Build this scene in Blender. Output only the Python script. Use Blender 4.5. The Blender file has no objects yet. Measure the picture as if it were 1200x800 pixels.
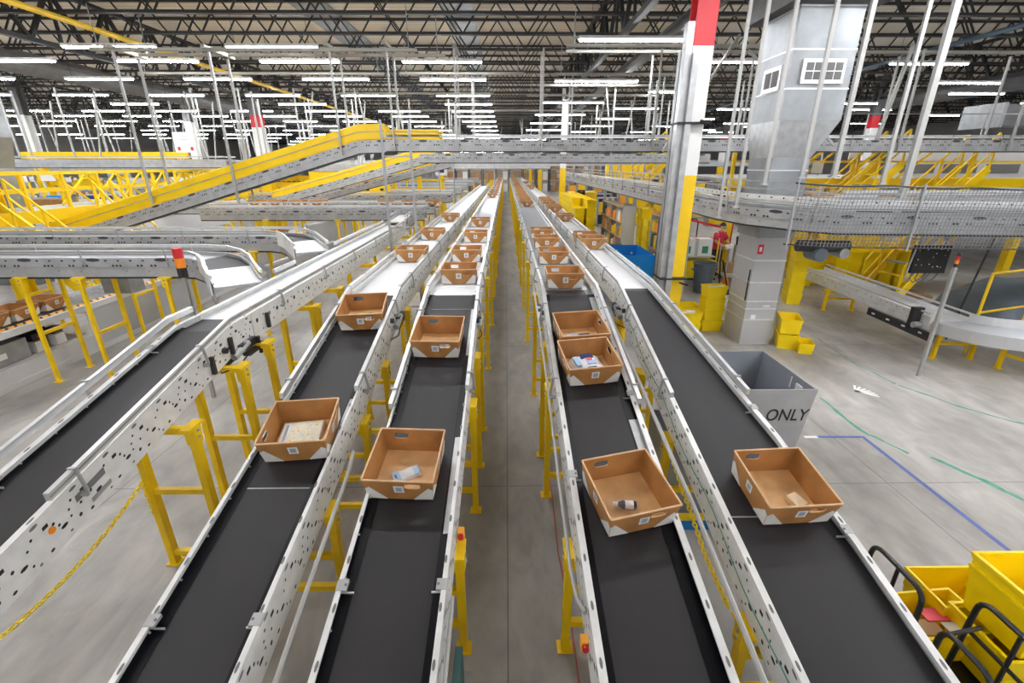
import bpy, math, random
from mathutils import Vector, Matrix
random.seed(7)
C = bpy.context.scene.collection
PI = math.pi

# ------------------------------------------------------------------ materials
def mat(name, col, rough=.5, metal=0., var=0., vscale=4., bump=0., bscale=60., emis=None, estr=0., alpha=1., trans=0., stretch=None):
    m = bpy.data.materials.new(name); m.use_nodes = True
    nt = m.node_tree; b = nt.nodes['Principled BSDF']
    b.inputs['Base Color'].default_value = (*col, 1)
    b.inputs['Roughness'].default_value = rough
    b.inputs['Metallic'].default_value = metal
    if trans: b.inputs['Transmission Weight'].default_value = trans
    if alpha < 1: b.inputs['Alpha'].default_value = alpha
    if emis:
        b.inputs['Emission Color'].default_value = (*emis, 1); b.inputs['Emission Strength'].default_value = estr
    if var or bump:
        tc = nt.nodes.new('ShaderNodeTexCoord'); src = tc.outputs['Object']
        if stretch:
            mp = nt.nodes.new('ShaderNodeMapping'); mp.inputs['Scale'].default_value = stretch
            nt.links.new(src, mp.inputs[0]); src = mp.outputs[0]
        n = nt.nodes.new('ShaderNodeTexNoise'); n.inputs['Scale'].default_value = vscale; n.inputs['Detail'].default_value = 6
        nt.links.new(src, n.inputs['Vector'])
        if var:
            cr = nt.nodes.new('ShaderNodeValToRGB')
            cr.color_ramp.elements[0].position = .3; cr.color_ramp.elements[1].position = .7
            cr.color_ramp.elements[0].color = (*[max(0, c*(1-var)) for c in col], 1)
            cr.color_ramp.elements[1].color = (*[min(1, c*(1+var*.5)) for c in col], 1)
            nt.links.new(n.outputs['Fac'], cr.inputs[0]); nt.links.new(cr.outputs[0], b.inputs['Base Color'])
        if bump:
            n2 = nt.nodes.new('ShaderNodeTexNoise'); n2.inputs['Scale'].default_value = bscale
            nt.links.new(src, n2.inputs['Vector'])
            bp = nt.nodes.new('ShaderNodeBump'); bp.inputs['Strength'].default_value = bump; bp.inputs['Distance'].default_value = .01
            nt.links.new(n2.outputs['Fac'], bp.inputs['Height']); nt.links.new(bp.outputs[0], b.inputs['Normal'])
    return m

M = {}
M['frame'] = mat('frame_paint', (.76, .765, .765), .4, .1, .12, 9)
M['alu'] = mat('aluminium', (.72, .73, .74), .32, .55, .1, 12)
M['galv'] = mat('galvanised', (.45, .46, .47), .42, .6, .2, 7)
M['galv2'] = mat('galvanised_dull', (.36, .37, .38), .55, .3, .2, 5)
M['duct'] = mat('duct_sheet', (.31, .325, .34), .45, .5, .22, 2.2)
M['rod'] = mat('rod_white', (.40, .40, .385), .45, .15)
M['belt'] = mat('rubber_belt', (.0135, .0125, .0155), .55, 0, .22, 3, .12, 300, stretch=(1.5, .12, 1))
M['skirt'] = mat('skirt_black', (.002, .0025, .005), .35, 0)
M['skirt'].node_tree.nodes['Principled BSDF'].inputs['Specular IOR Level'].default_value = .22
M['steel'] = mat('steel_bright', (.55, .56, .58), .22, .9, .1, 12)
M['hole'] = mat('hole_dark', (.02, .02, .02), .8)
M['slot'] = mat('slot_grey', (.16, .16, .16), .7)
M['roller'] = mat('roller_white_sheen', (.82, .83, .84), .32, .05)  # reflection of the strip lights is put into the white colour
M['rollerg'] = mat('roller_grey', (.5, .52, .55), .35, .35)
M['yel'] = mat('yellow_paint', (.95, .62, .0), .42, 0, .12, 5)
M['yelb'] = mat('yellow_bright', (.90, .59, .0), .4, 0, .08, 3)
M['ytote'] = mat('yellow_plastic', (1.0, .72, .0), .42, 0, .08, 3)
M['tote'] = mat('tote_brown', (.44, .205, .062), .55, 0, .22, 7, .1, 80)
M['toteedge'] = mat('tote_edge', (.70, .45, .25), .6, 0, .15, 12)
M['totefloor_lit'] = mat('tote_floor_lit', (.76, .46, .21), .55, 0, .25, 5)  # lighter than the walls: strong light inside the tote put into the colour
M['patch'] = mat('patch_white', (.78, .77, .74), .5, 0, .08, 20)
M['label'] = mat('label_white', (.80, .80, .80), .5)
M['labelg'] = mat('label_grey', (.36, .40, .46), .5)
M['black'] = mat('black_paint', (.012, .012, .012), .35)
M['blackp'] = mat('black_plastic', (.02, .02, .022), .5)
M['joist'] = mat('joist_black', (.018, .018, .019), .6, 0, .2, 3)
M['dusty'] = mat('dusty_grey', (.16, .16, .165), .6, .3, .2, 3)
M['strut'] = mat('strut_beige', (.36, .35, .31), .6, .1, .1, 5)
M['grey'] = mat('grey_panel', (.46, .46, .47), .5, .1, .08, 1.5)
M['lgrey'] = mat('light_grey_panel', (.62, .62, .63), .5, 0, .06, 2)
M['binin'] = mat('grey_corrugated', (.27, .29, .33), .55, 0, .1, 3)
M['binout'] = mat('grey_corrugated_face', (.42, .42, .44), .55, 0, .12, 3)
M['blue'] = mat('blue_plastic', (.0, .22, .66), .4, 0, .08, 3)
M['tapeb'] = mat('blue_tape', (.10, .14, .38), .6, 0, .15, 6)
M['tapew'] = mat('white_tape', (.85, .85, .85), .6)
M['green'] = mat('green_scuff', (.12, .36, .27), .7, 0, .3, 9)
M['ghost'] = mat('green_faint_scuff', (.24, .36, .31), .7, 0, .3, 9)
M['red'] = mat('red_paint', (.62, .02, .03), .45)
M['colw'] = mat('column_white', (.80, .80, .79), .45, 0, .04, 3)
M['orange'] = mat('orange_plastic', (.95, .28, .01), .45)
M['amber'] = mat('amber_strip', (.90, .40, .03), .45)
M['can'] = mat('grey_can', (.10, .125, .15), .5, 0, .1, 4)
M['skin'] = mat('skin', (.55, .33, .24), .5)
M['shirt'] = mat('shirt_red', (.62, .035, .09), .8, 0, .15, 12)
M['cloth'] = mat('black_cloth', (.012, .012, .014), .85)
M['hair'] = mat('hair', (.05, .035, .025), .7)
M['mask'] = mat('mask_grey', (.35, .38, .42), .8)
M['paper'] = mat('paper_white', (.82, .81, .78), .7)
M['paperp'] = mat('paper_print', (.80, .76, .62), .7, 0, .12, 25)
M['poly'] = mat('clear_film', (.75, .75, .76), .2, alpha=.14)
M['polyw'] = mat('white_pack', (.80, .82, .86), .35, 0, .1, 12)
M['navy'] = mat('navy_print', (.02, .04, .16), .4)
M['lblue'] = mat('light_blue_print', (.40, .58, .82), .45)
M['pink'] = mat('pink_print', (.85, .12, .18), .5)
M['wood'] = mat('pale_wood', (.90, .74, .50), .6, 0, .1, 20)
M['pallet'] = mat('pallet_wood', (.33, .2, .1), .7, 0, .2, 6)
M['card'] = mat('cardboard', (.42, .26, .13), .7, 0, .12, 5)
M['teal'] = mat('teal_board', (.03, .10, .10), .5)
M['frame2'] = mat('frame_grey', (.44, .445, .455), .42, .25, .18, 5)
M['bpipe'] = mat('blue_pipe', (.07, .13, .19), .45, .2)
M['cable'] = mat('red_cable', (.55, .05, .03), .5)
M['screen'] = mat('screen_black', (.01, .01, .012), .2)
M['light'] = mat('tube_light', (1, 1, 1), .5, emis=(.95, .97, 1.0), estr=48.)
M['green2'] = mat('green_print', (.04, .25, .12), .6)
M['ovalw'] = mat('oval_dark', (.05, .05, .055), .5)
M['mesh'] = mat('wire_mesh', (.30, .31, .32), .4, .6)

def floor_mat():
    m = bpy.data.materials.new('concrete_floor'); m.use_nodes = True
    nt = m.node_tree; b = nt.nodes['Principled BSDF']; N = nt.nodes.new; L = nt.links.new
    tc = N('ShaderNodeTexCoord'); mp = N('ShaderNodeMapping'); mp.inputs['Scale'].default_value = (1, .45, 1); mp.inputs['Rotation'].default_value = (0, 0, .5)
    L(tc.outputs['Object'], mp.inputs[0])
    n1 = N('ShaderNodeTexNoise'); n1.inputs['Scale'].default_value = .9; n1.inputs['Detail'].default_value = 10; n1.inputs['Roughness'].default_value = .62
    L(mp.outputs[0], n1.inputs['Vector'])
    cr = N('ShaderNodeValToRGB'); e = cr.color_ramp.elements
    e[0].position = .30; e[0].color = (.24, .225, .205, 1); e[1].position = .68; e[1].color = (.47, .45, .425, 1)
    L(n1.outputs['Fac'], cr.inputs[0])
    n2 = N('ShaderNodeTexNoise'); n2.inputs['Scale'].default_value = 3.2; n2.inputs['Detail'].default_value = 8; n2.inputs['Distortion'].default_value = 1.2
    L(mp.outputs[0], n2.inputs['Vector'])
    mx = N('ShaderNodeMix'); mx.data_type = 'RGBA'; mx.blend_type = 'OVERLAY'; mx.inputs[0].default_value = .55
    L(cr.outputs[0], mx.inputs[6]); L(n2.outputs['Color'], mx.inputs[7])
    bw = N('ShaderNodeRGBToBW'); L(n2.outputs['Color'], bw.inputs[0]); L(bw.outputs[0], mx.inputs[7])
    # saw-cut control joints every 4.6 m
    br = N('ShaderNodeTexBrick'); br.offset = 0; br.inputs['Scale'].default_value = 1.; br.inputs['Brick Width'].default_value = 4.6; br.inputs['Row Height'].default_value = 4.6
    br.inputs['Mortar Size'].default_value = .006; br.inputs['Mortar Smooth'].default_value = 0
    br.inputs['Color1'].default_value = br.inputs['Color2'].default_value = (1, 1, 1, 1); br.inputs['Mortar'].default_value = (.5, .5, .5, 1)
    L(tc.outputs['Object'], br.inputs['Vector'])
    m2 = N('ShaderNodeMix'); m2.data_type = 'RGBA'; m2.blend_type = 'MULTIPLY'; m2.inputs[0].default_value = 1
    L(mx.outputs[2], m2.inputs[6]); L(br.outputs['Color'], m2.inputs[7]); L(m2.outputs[2], b.inputs['Base Color'])
    mr = N('ShaderNodeMapRange'); mr.inputs['To Min'].default_value = .28; mr.inputs['To Max'].default_value = .5
    L(n2.outputs['Fac'], mr.inputs[0]); L(mr.outputs[0], b.inputs['Roughness'])
    return m
M['floor'] = floor_mat()

def deck_mat():
    m = bpy.data.materials.new('roof_deck'); m.use_nodes = True
    nt = m.node_tree; b = nt.nodes['Principled BSDF']; N = nt.nodes.new; L = nt.links.new
    tc = N('ShaderNodeTexCoord'); w = N('ShaderNodeTexWave'); w.bands_direction = 'Y'; w.inputs['Scale'].default_value = 1.05
    L(tc.outputs['Object'], w.inputs['Vector'])
    cr = N('ShaderNodeValToRGB'); e = cr.color_ramp.elements; e[0].color = (.72, .64, .53, 1); e[1].color = (.88, .80, .68, 1)
    L(w.outputs['Fac'], cr.inputs[0]); L(cr.outputs[0], b.inputs['Base Color']); b.inputs['Roughness'].default_value = .7
    return m
M['deck'] = deck_mat()

def cable_stripe():
    m = bpy.data.materials.new('amber_black_stripe'); m.use_nodes = True
    nt = m.node_tree; b = nt.nodes['Principled BSDF']; N = nt.nodes.new; L = nt.links.new
    tc = N('ShaderNodeTexCoord'); mp = N('ShaderNodeMapping'); mp.inputs['Rotation'].default_value = (0, 0, .7)
    w = N('ShaderNodeTexWave'); w.bands_direction = 'Y'; w.inputs['Scale'].default_value = 2.6
    L(tc.outputs['Object'], mp.inputs[0]); L(mp.outputs[0], w.inputs['Vector'])
    cr = N('ShaderNodeValToRGB'); cr.color_ramp.interpolation = 'CONSTANT'; e = cr.color_ramp.elements
    e[0].color = (.03, .025, .02, 1); e[1].position = .22; e[1].color = (.92, .42, .03, 1)
    L(w.outputs['Fac'], cr.inputs[0]); L(cr.outputs[0], b.inputs['Base Color'])
    return m
M['stripe'] = cable_stripe()

# ------------------------------------------------------------------ mesh builder
class MB:
    def __init__(s): s.v = []; s.f = []; s.m = []; s.mats = []
    def mi(s, m):
        if m is None: m = 'frame'
        if m not in s.mats: s.mats.append(m)
        return s.mats.index(m)
    def add(s, vs, fs, m=None):
        k = s.mi(m); b = len(s.v); s.v += [tuple(v) for v in vs]
        for f in fs: s.f.append(tuple(b+i for i in f)); s.m.append(k)
        return s
    def box(s, x0, x1, y0, y1, z0, z1, m=None):
        vs = [(x, y, z) for x in (x0, x1) for y in (y0, y1) for z in (z0, z1)]
        return s.add(vs, [(0, 1, 3, 2), (4, 6, 7, 5), (0, 4, 5, 1), (2, 3, 7, 6), (0, 2, 6, 4), (1, 5, 7, 3)], m)
    def hexa(s, lo, hi, m=None):   # four lower points, four upper points
        return s.add(list(lo)+list(hi), [(3, 2, 1, 0), (4, 5, 6, 7), (0, 1, 5, 4), (1, 2, 6, 5), (2, 3, 7, 6), (3, 0, 4, 7)], m)
    def bar(s, a, b, w, h=None, m=None, up=(0, 0, 1)):
        h = h or w; a = Vector(a); b = Vector(b); t = (b-a).normalized(); u = Vector(up)
        if abs(t.dot(u)) > .99: u = Vector((0, 1, 0))
        r = t.cross(u).normalized()*w/2; n = r.cross(t).normalized()*h/2
        q = [-r-n, r-n, r+n, -r+n]
        return s.add([a+p for p in q]+[b+p for p in q], [(3, 2, 1, 0), (4, 5, 6, 7), (0, 1, 5, 4), (1, 2, 6, 5), (2, 3, 7, 6), (3, 0, 4, 7)], m)
    def cyl(s, a, b, r, n=10, m=None, r2=None, caps=True):
        a = Vector(a); b = Vector(b); t = (b-a).normalized(); r2 = r if r2 is None else r2
        u = Vector((0, 0, 1)) if abs(t.z) < .9 else Vector((1, 0, 0))
        p = t.cross(u).normalized(); q = p.cross(t)
        vs = []
        for c, rr in ((a, r), (b, r2)):
            for i in range(n):
                an = 2*PI*i/n; vs.append(c+p*math.cos(an)*rr+q*math.sin(an)*rr)
        fs = [(i, (i+1) % n, n+(i+1) % n, n+i) for i in range(n)]
        if caps: fs += [tuple(range(n-1, -1, -1)), tuple(range(n, 2*n))]
        return s.add(vs, fs, m)
    def tube(s, pts, r, n=8, m=None):
        pts = [Vector(p) for p in pts]; rings = []
        up = None
        for i, p in enumerate(pts):
            t = ((pts[min(i+1, len(pts)-1)]-pts[max(i-1, 0)])).normalized()
            if up is None: up = Vector((0, 0, 1)) if abs(t.z) < .9 else Vector((1, 0, 0))
            a = t.cross(up).normalized(); up = a.cross(t).normalized()
            rings.append([p+a*math.cos(2*PI*k/n)*r+up*math.sin(2*PI*k/n)*r for k in range(n)])
        vs = [v for R in rings for v in R]; fs = []
        for i in range(len(rings)-1):
            for k in range(n): fs.append((i*n+k, i*n+(k+1) % n, (i+1)*n+(k+1) % n, (i+1)*n+k))
        fs += [tuple(range(n-1, -1, -1)), tuple((len(rings)-1)*n+k for k in range(n))]
        return s.add(vs, fs, m)
    def lathe(s, prof, n=20, m=None, c=(0, 0, 0)):
        vs = []; 
        for r, z in prof:
            for i in range(n): vs.append((c[0]+r*math.cos(2*PI*i/n), c[1]+r*math.sin(2*PI*i/n), c[2]+z))
        fs = [(j*n+i, j*n+(i+1) % n, (j+1)*n+(i+1) % n, (j+1)*n+i) for j in range(len(prof)-1) for i in range(n)]
        return s.add(vs, fs, m)
    def sweep(s, path, prof, side=1, m=None, closed=True):
        # prof: (u outwards to the given side, v up); path: 3d points
        P = [Vector(p) for p in path]; n = len(prof); vs = []
        for i, p in enumerate(P):
            t1 = (P[i]-P[i-1]) if i else (P[1]-P[0]); t2 = (P[i+1]-P[i]) if i < len(P)-1 else t1
            if not i: t1 = t2
            t1 = Vector((t1.x, t1.y, 0)).normalized(); t2 = Vector((t2.x, t2.y, 0)).normalized()
            t = (t1+t2).normalized(); r = Vector((t.y, -t.x, 0))*side; k = 1/max(.5, t.dot(t1))
            for u, v in prof: vs.append(p+r*u*k+Vector((0, 0, v)))
        fs = []
        for i in range(len(P)-1):
            for j in range(n if closed else n-1):
                q = (i*n+j, i*n+(j+1) % n, (i+1)*n+(j+1) % n, (i+1)*n+j); fs.append(q if side > 0 else q[::-1])
        if closed:
            a = tuple(range(n)); b = tuple((len(P)-1)*n+j for j in range(n))
            fs += [a[::-1] if side > 0 else a, b if side > 0 else b[::-1]]
        return s.add(vs, fs, m)
    def build(s, name, parent=None, smooth=False, loc=None):
        off = Vector(loc) if loc is not None else Vector((0, 0, 0))
        if parent is not None and loc is None: off = wloc(parent)
        me = bpy.data.meshes.new(name)
        me.from_pydata([(v[0]-off.x, v[1]-off.y, v[2]-off.z) for v in s.v], [], s.f)
        for k in s.mats: me.materials.append(M[k])
        me.polygons.foreach_set('material_index', s.m)
        if smooth: me.polygons.foreach_set('use_smooth', [True]*len(s.f))
        me.update()
        o = bpy.data.objects.new(name, me); C.objects.link(o)
        if parent is not None: o.parent = parent
        elif loc is not None: o.location = loc
        return o

def wloc(o):
    v = Vector((0, 0, 0))
    while o is not None: v = v+Vector(o.location); o = o.parent
    return v
def thing(name, label, cat, loc=(0, 0, 0), group=None, rz=0):
    o = bpy.data.objects.new(name, None); C.objects.link(o); o.location = loc; o.rotation_euler[2] = rz
    o.empty_display_size = .1
    o['label'] = label; o['category'] = cat
    if group: o['group'] = group
    return o
def tag(o, label, cat, group=None):
    o['label'] = label; o['category'] = cat
    if group: o['group'] = group
    return o
def struct(o): o['kind'] = 'structure'; return o
KIDS = {}
def kids(o): return [c for c in bpy.data.objects if c.parent == o]
def dup(root, loc, label=None, rz=None, group=None, rx=None, scale=None, tree=None):
    r = root.copy(); C.objects.link(r); r.location = loc
    if rz is not None: r.rotation_euler[2] = rz
    if rx is not None: r.rotation_euler[0] = rx
    if scale is not None: r.scale = scale
    if label: r['label'] = label
    if group: r['group'] = group
    def rec(tr, par):
        for ch, sub in tr:
            c = ch.copy(); C.objects.link(c); c.parent = par; rec(sub, c)
    rec(tree if tree is not None else tree_of(root), r)
    return r
def tree_of(o): return [(c, tree_of(c)) for c in kids(o)]

# ------------------------------------------------------------------ camera
cam = bpy.data.cameras.new('camera'); co = bpy.data.objects.new('camera', cam); C.objects.link(co)
co.location = (0, 0, 3.6); co.rotation_euler = (math.radians(90-20.8), 0, math.radians(-.69))
cam.sensor_width = 36; cam.lens = 545/1200*36; cam.clip_end = 400; cam.clip_start = .05
bpy.context.scene.camera = co

# ------------------------------------------------------------------ room shell
X0, X1, Y0, Y1, ZC = -62, 50, -34, 135, 8.6
struct(MB().box(X0, X1, Y0, Y1, -.2, 0, 'floor').build('floor'))
struct(MB().box(X0, X1, Y0, Y1, ZC, ZC+.2, 'deck').build('ceiling'))
struct(MB().box(X0, X1, Y1, Y1+.3, 0, ZC, 'lgrey').build('wall_back'))
struct(MB().box(X0-.3, X0, Y0, Y1, 0, ZC, 'lgrey').build('wall_left'))
struct(MB().box(X1, X1+.3, Y0, Y1, 0, ZC, 'lgrey').build('wall_right'))
struct(MB().box(X0, X1, Y0-.3, Y0, 0, ZC, 'lgrey').build('wall_rear'))

# floor tape and scuffs
def ribbon(name, pts, w, m, label, cat, z=.003, group=None):
    b = MB(); P = [Vector((*p, 0)) for p in pts]; vs = []
    for i, p in enumerate(P):
        t = (P[min(i+1, len(P)-1)]-P[max(i-1, 0)]).normalized(); r = Vector((t.y, -t.x, 0))
        ww = w(i) if callable(w) else w
        vs += [p+r*ww/2+Vector((0, 0, z)), p-r*ww/2+Vector((0, 0, z))]
    fs = [(2*i, 2*i+1, 2*i+3, 2*i+2) for i in range(len(P)-1)]
    b.add(vs, fs, m); return tag(b.build(name), label, cat, group)
ribbon('floor_tape', [(4.38, 5.62), (5.02, 5.61)], .055, 'tapeb', 'short blue floor tape running from the white mark beside the grey bin', 'tape')
ribbon('floor_tape', [(5.03, 5.63), (5.0, 3.43), (4.99, 2.0)], .055, 'tapeb', 'long blue floor tape running toward the yellow totes at lower right', 'tape', .0035)
ribbon('floor_tape', [(4.20, 5.62), (4.40, 5.62)], .055, 'tapew', 'small white floor tape piece at the end of the blue tape', 'tape')
def wav(pts, n=6, a=.03):
    out = []
    for i in range(len(pts)-1):
        for k in range(n):
            t = k/n; out.append((pts[i][0]*(1-t)+pts[i+1][0]*t+random.uniform(-a, a)*.5, pts[i][1]*(1-t)+pts[i+1][1]*t+random.uniform(-a, a)))
    out.append(pts[-1]); return out
rw = lambda w: (lambda i: w*random.uniform(.5, 1.3))
ribbon('paint_streak', wav([(5.18, 6.82), (5.13, 5.77), (5.35, 5.2)]), rw(.06), 'green', 'green paint streak on the floor starting beside the grey bin corner', 'paint mark')
ribbon('paint_streak', wav([(5.58, 5.13), (5.85, 4.5), (6.0, 4.1)]), rw(.07), 'green', 'green paint streak on the floor at the right edge above the blue tape', 'paint mark')
ribbon('paint_streak', wav([(6.9, 9.6), (6.75, 8.2), (6.83, 7.29)]), rw(.045), 'ghost', 'faint green floor streak running from behind the tall silver duct', 'paint mark')
ribbon('paint_streak', wav([(6.83, 7.25), (7.2, 6.5), (7.67, 5.93), (8.2, 5.2)]), rw(.05), 'green', 'green floor streak crossing the open floor toward the right edge', 'paint mark')
b = MB()
for k in range(7):
    a = -.5+k*.17; b.bar((5.92, 7.02, .003), (5.92+.28*math.cos(a*1.4+.3), 7.02+.3*math.sin(a*1.6), .003), .035, .002, 'tapew')
tag(b.build('paint_splash'), 'pale splayed paint mark on the open floor right of the duct', 'paint mark')
ribbon('paint_streak', wav([(-7.1, 6.4), (-6.3, 7.0), (-5.6, 7.4)]), rw(.03), 'green', 'green floor streak seen under the guard rail at far left', 'paint mark')

# ------------------------------------------------------------------ roof steel
JY = [6+2.*k for k in range(46)]
def joist_parts(x0, x1):
    tc_, bc, web = MB(), MB(), MB()
    for dy in (-.045, .045):
        tc_.box(x0, x1, dy-.03, dy+.03, 8.5, 8.56, 'joist'); bc.box(x0, x1, dy-.03, dy+.03, 7.16, 7.23, 'joist')
    x = x0; k = 0
    while x < x1-.1:
        xa, xb = x, min(x+.95, x1)
        web.bar((xa, 0, 7.2 if k % 2 else 8.53), (xb, 0, 8.53 if k % 2 else 7.2), .04, .04, 'joist')
        x += .95; k += 1
    return tc_, bc, web
tc_, bc, web = joist_parts(-44, 40)
jr = thing('roof_joist', 'nearest black open-web steel joist spanning under the beige roof deck', 'joist', (0, JY[4], 0), 'open-web roof joists')
jw = web.build('web', jr, loc=(0, 0, 0)); jt = tc_.build('top_chord', jr, loc=(0, 0, 0)); jb = bc.build('bottom_chord', jr, loc=(0, 0, 0))
jtree = tree_of(jr)
jr['label'] = 'black open-web steel joist spanning across under the beige roof deck'
for i, y in enumerate(JY):
    if y < 12 or i == 4: continue
    dup(jr, (0, y, 0), tree=jtree)
# long girders along the hall
def girder(x, y0, y1, label, za=6.75, zb=8.3, deep=.16):
    r = thing('roof_girder', label, 'girder', (x, y0, za))
    MB().box(x-deep/2, x+deep/2, y0, y1, za, za+.12, 'joist').build('bottom_chord', r)
    MB().box(x-deep/2, x+deep/2, y0, y1, zb-.1, zb, 'joist').build('top_chord', r)
    w = MB(); y = y0; k = 0
    while y < y1-.5:
        w.bar((x, y, zb-.05 if k % 2 == 0 else za+.06), (x, y+1., za+.06 if k % 2 == 0 else zb-.05), .1, .1, 'joist')
        if k % 2: w.bar((x, y+1, za), (x, y+1, zb), .07, .07, 'joist')
        y += 1.; k += 1
    w.build('web', r)
girder(3.1, 9.2, 98, 'deep black roof girder running from the big red-topped column into the distance')
girder(-13.0, 12, 98, 'deep black roof girder running back above the left walkway')
girder(-29.0, 20, 98, 'deep black roof girder at the far left of the roof')
girder(19.5, 12, 98, 'deep black roof girder at the right of the roof')
# longitudinal services under the roof
def run(name, x, z, y0, y1, r, m, label, cat, n=12, dx=0):
    o = MB().cyl((x, y0, z), (x+dx, y1, z), r, n, m).build(name, smooth=False); return tag(o, label, cat)
run('gas_pipe', -11.2, 7.05, 12, 70, .075, 'yelb', 'yellow gas pipe running under the roof at upper left', 'pipe')
run('blue_pipe', 13.7, 7.05, 12, 60, .07, 'bpipe', 'dark blue pipe running under the roof at upper right', 'pipe')
run('air_duct', -16.75, 6.9, 14, 80, .38, 'dusty', 'round dusty grey air duct under the roof at upper left', 'duct', 16)
run('air_duct', 22.5, 7.08, 16, 80, .45, 'dusty', 'round dusty grey air duct under the roof at upper right', 'duct', 16)
for x, w, lab in ((-6.5, .62, 'flat galvanised strip fixed to the roof deck left of centre'), (-1.65, .55, 'flat galvanised strip fixed to the roof deck above the centre lanes')):
    tag(MB().box(x-w, x+w, 12, 98, 8.55, 8.58, 'duct').build('deck_strip'), lab, 'roof strip')
r = thing('crane_beam', 'grey steel I-beam running diagonally in view beside the red-topped column', 'beam', (4.3, 11, 6.5))
b = MB(); b.box(4.2, 4.44, 11, 60, 6.62, 6.65, 'dusty'); b.box(4.2, 4.44, 11, 60, 6.9, 6.93, 'dusty'); b.box(4.31, 4.33, 11, 60, 6.65, 6.9, 'dusty'); b.build('beam_section', r)

# ------------------------------------------------------------------ strip lights
def mk_light(L_, name='strip_light'):
    r = thing(name, '', 'light', (0, 0, 0))
    h = MB(); h.box(-L_/2, L_/2, -.07, .07, .03, .10, 'colw'); h.hexa([(-L_/2, -.10, .03), (L_/2, -.10, .03), (L_/2, .10, .03), (-L_/2, .10, .03)], [(-L_/2, -.07, .05), (L_/2, -.07, .05), (L_/2, .07, .05), (-L_/2, .07, .05)], 'colw')
    h.build('housing', r, loc=(0, 0, 0))
    MB().box(-L_/2+.03, L_/2-.03, -.05, .05, -.004, .028, 'light').build('tube', r, loc=(0, 0, 0))
    w = MB()
    for sx in (-L_*.4, L_*.4): w.cyl((sx, 0, .1), (sx, 0, .75), .006, 5, 'joist')
    w.build('hanging_wire', r, loc=(0, 0, 0))
    return r
lp = mk_light(2.4); ltree = tree_of(lp); lp3 = mk_light(3.1); l3tree = tree_of(lp3)
rowsL = [-24, -15, -8, -2, 2, 6, 10, 14.2, 16.0, 19.1, 23.3, 26.5, 29.8, 32.8, 36.5, 41, 46, 52, 59, 67, 76, 86, 97, 110, 124]  # rearmost rows are unseen behind the camera, added for front fill light
first = {}
NL = 0
for j, y in enumerate(rowsL):
    for i in range(-12, 0):
        x = -1.9+4.22*(i+1)
        if y < 13 and (x < -16): continue
        if i < -8 and (y < 22 or y in (26.5, 36.5, 46)): continue
        if y < 9 and j % 2 and x < -7: continue
        if y == 14.2 and x > -5.5: continue
        if -8 < y < 5 and x > -5: continue
        if y == 26.5 and i % 2 == 0: continue
        if y > 60 and i < -8: continue
        if y > 90 and i < -4: continue
        lab = 'white strip light in the row above the middle conveyor lanes' if x > -3 else ('white strip light in the second row left of the middle' if x > -7 else 'white strip light in the rows at the left of the roof')
        L0 = lp; tr = ltree
        if 'used' not in first: lp.location = (x, y, 6.45); lp['label'] = lab; lp['group'] = lab.replace('light', 'lights', 1); first['used'] = 1
        else: dup(lp, (x, y, 6.45), lab, group=lab.replace('light', 'lights', 1), tree=ltree)
        NL += 1
rowsR = [-24, -15, -9, -5, -1, 3, 6.5, 13.3, 19.4, 25.7, 31.7, 38, 45, 53, 62, 72, 84, 98, 114]  # rearmost rows here too are unseen, added to light camera-facing sides
for j, y in enumerate(rowsR):
    lab = 'long white strip light in the first row right of the middle'
    if -8 < y < 6: pass
    elif 'u3' not in first: lp3.location = (3.35, y, 6.45); lp3['label'] = lab; lp3['group'] = 'first row of long lights right of middle'; first['u3'] = 1
    else: dup(lp3, (3.35, y, 6.45), lab, group='first row of long lights right of middle', tree=l3tree)
    for x, dy in ((7.2, 2.6 if y > 10 else 1.), (10.0, 99), (12.9, 2.8 if y > 10 else 0), (17.5, .2), (20.4, 3), (27, 0)):
        if dy == 99:  # this near row is unseen, added to brighten the right floor
            if y > 10: continue
            dy = .5
        if y < 10 and x > 18: continue
        if y > 50 and x > 18: continue
        dup(lp, (x, y+dy, 6.45), 'white strip light in the rows at the right of the roof', group='white strip lights at the right of the roof', tree=ltree)

# ------------------------------------------------------------------ columns
def column(x, y, label, yh=3.42, rh=5.42, w=.36, box=False, name='steel_column', top=7.9, red=True, rb=6.0):
    r = thing(name, label, 'column', (x, y, 0))
    def hsec(z0, z1, m):
        b = MB(); b.box(x-w/2, x+w/2, y-w/2, y-w/2+.03, z0, z1, m); b.box(x-w/2, x+w/2, y+w/2-.03, y+w/2, z0, z1, m); b.box(x-.015, x+.015, y-w/2+.03, y+w/2-.03, z0, z1, m); return b
    hsec(.02, yh, 'yelb').build('yellow_base', r); hsec(yh, rh, 'colw').build('white_middle', r)
    hsec(rh, rb, 'red' if red else 'colw').build('red_band' if red else 'white_top', r)
    if rb < top: hsec(rb, top, 'dusty').build('dark_top', r)
    MB().box(x-w/2-.08, x+w/2+.08, y-w/2-.08, y+w/2+.08, 0, .02, 'galv2').build('base_plate', r)
    return r
cx, cy = 3.24, 8.95
r = column(cx, cy, 'tall steel column with red top, white middle and yellow base beside the right lane', w=.34, rb=7.9)
g = MB(); g.box(cx-.30, cx-.19, cy-.2, cy-.02, 0, 5.75, 'galv'); g.box(cx-.19, cx-.09, cy-.28, cy-.172, 0, 5.3, 'galv'); g.box(cx-.30, cx-.22, cy+.02, cy+.16, 0, 5.4, 'duct')
g.build('cable_duct', r)
b = MB()
for z in (1.55, 4.25): b.box(cx-.32, cx+.19, cy-.3, cy+.2, z, z+.03, 'joist')
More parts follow.
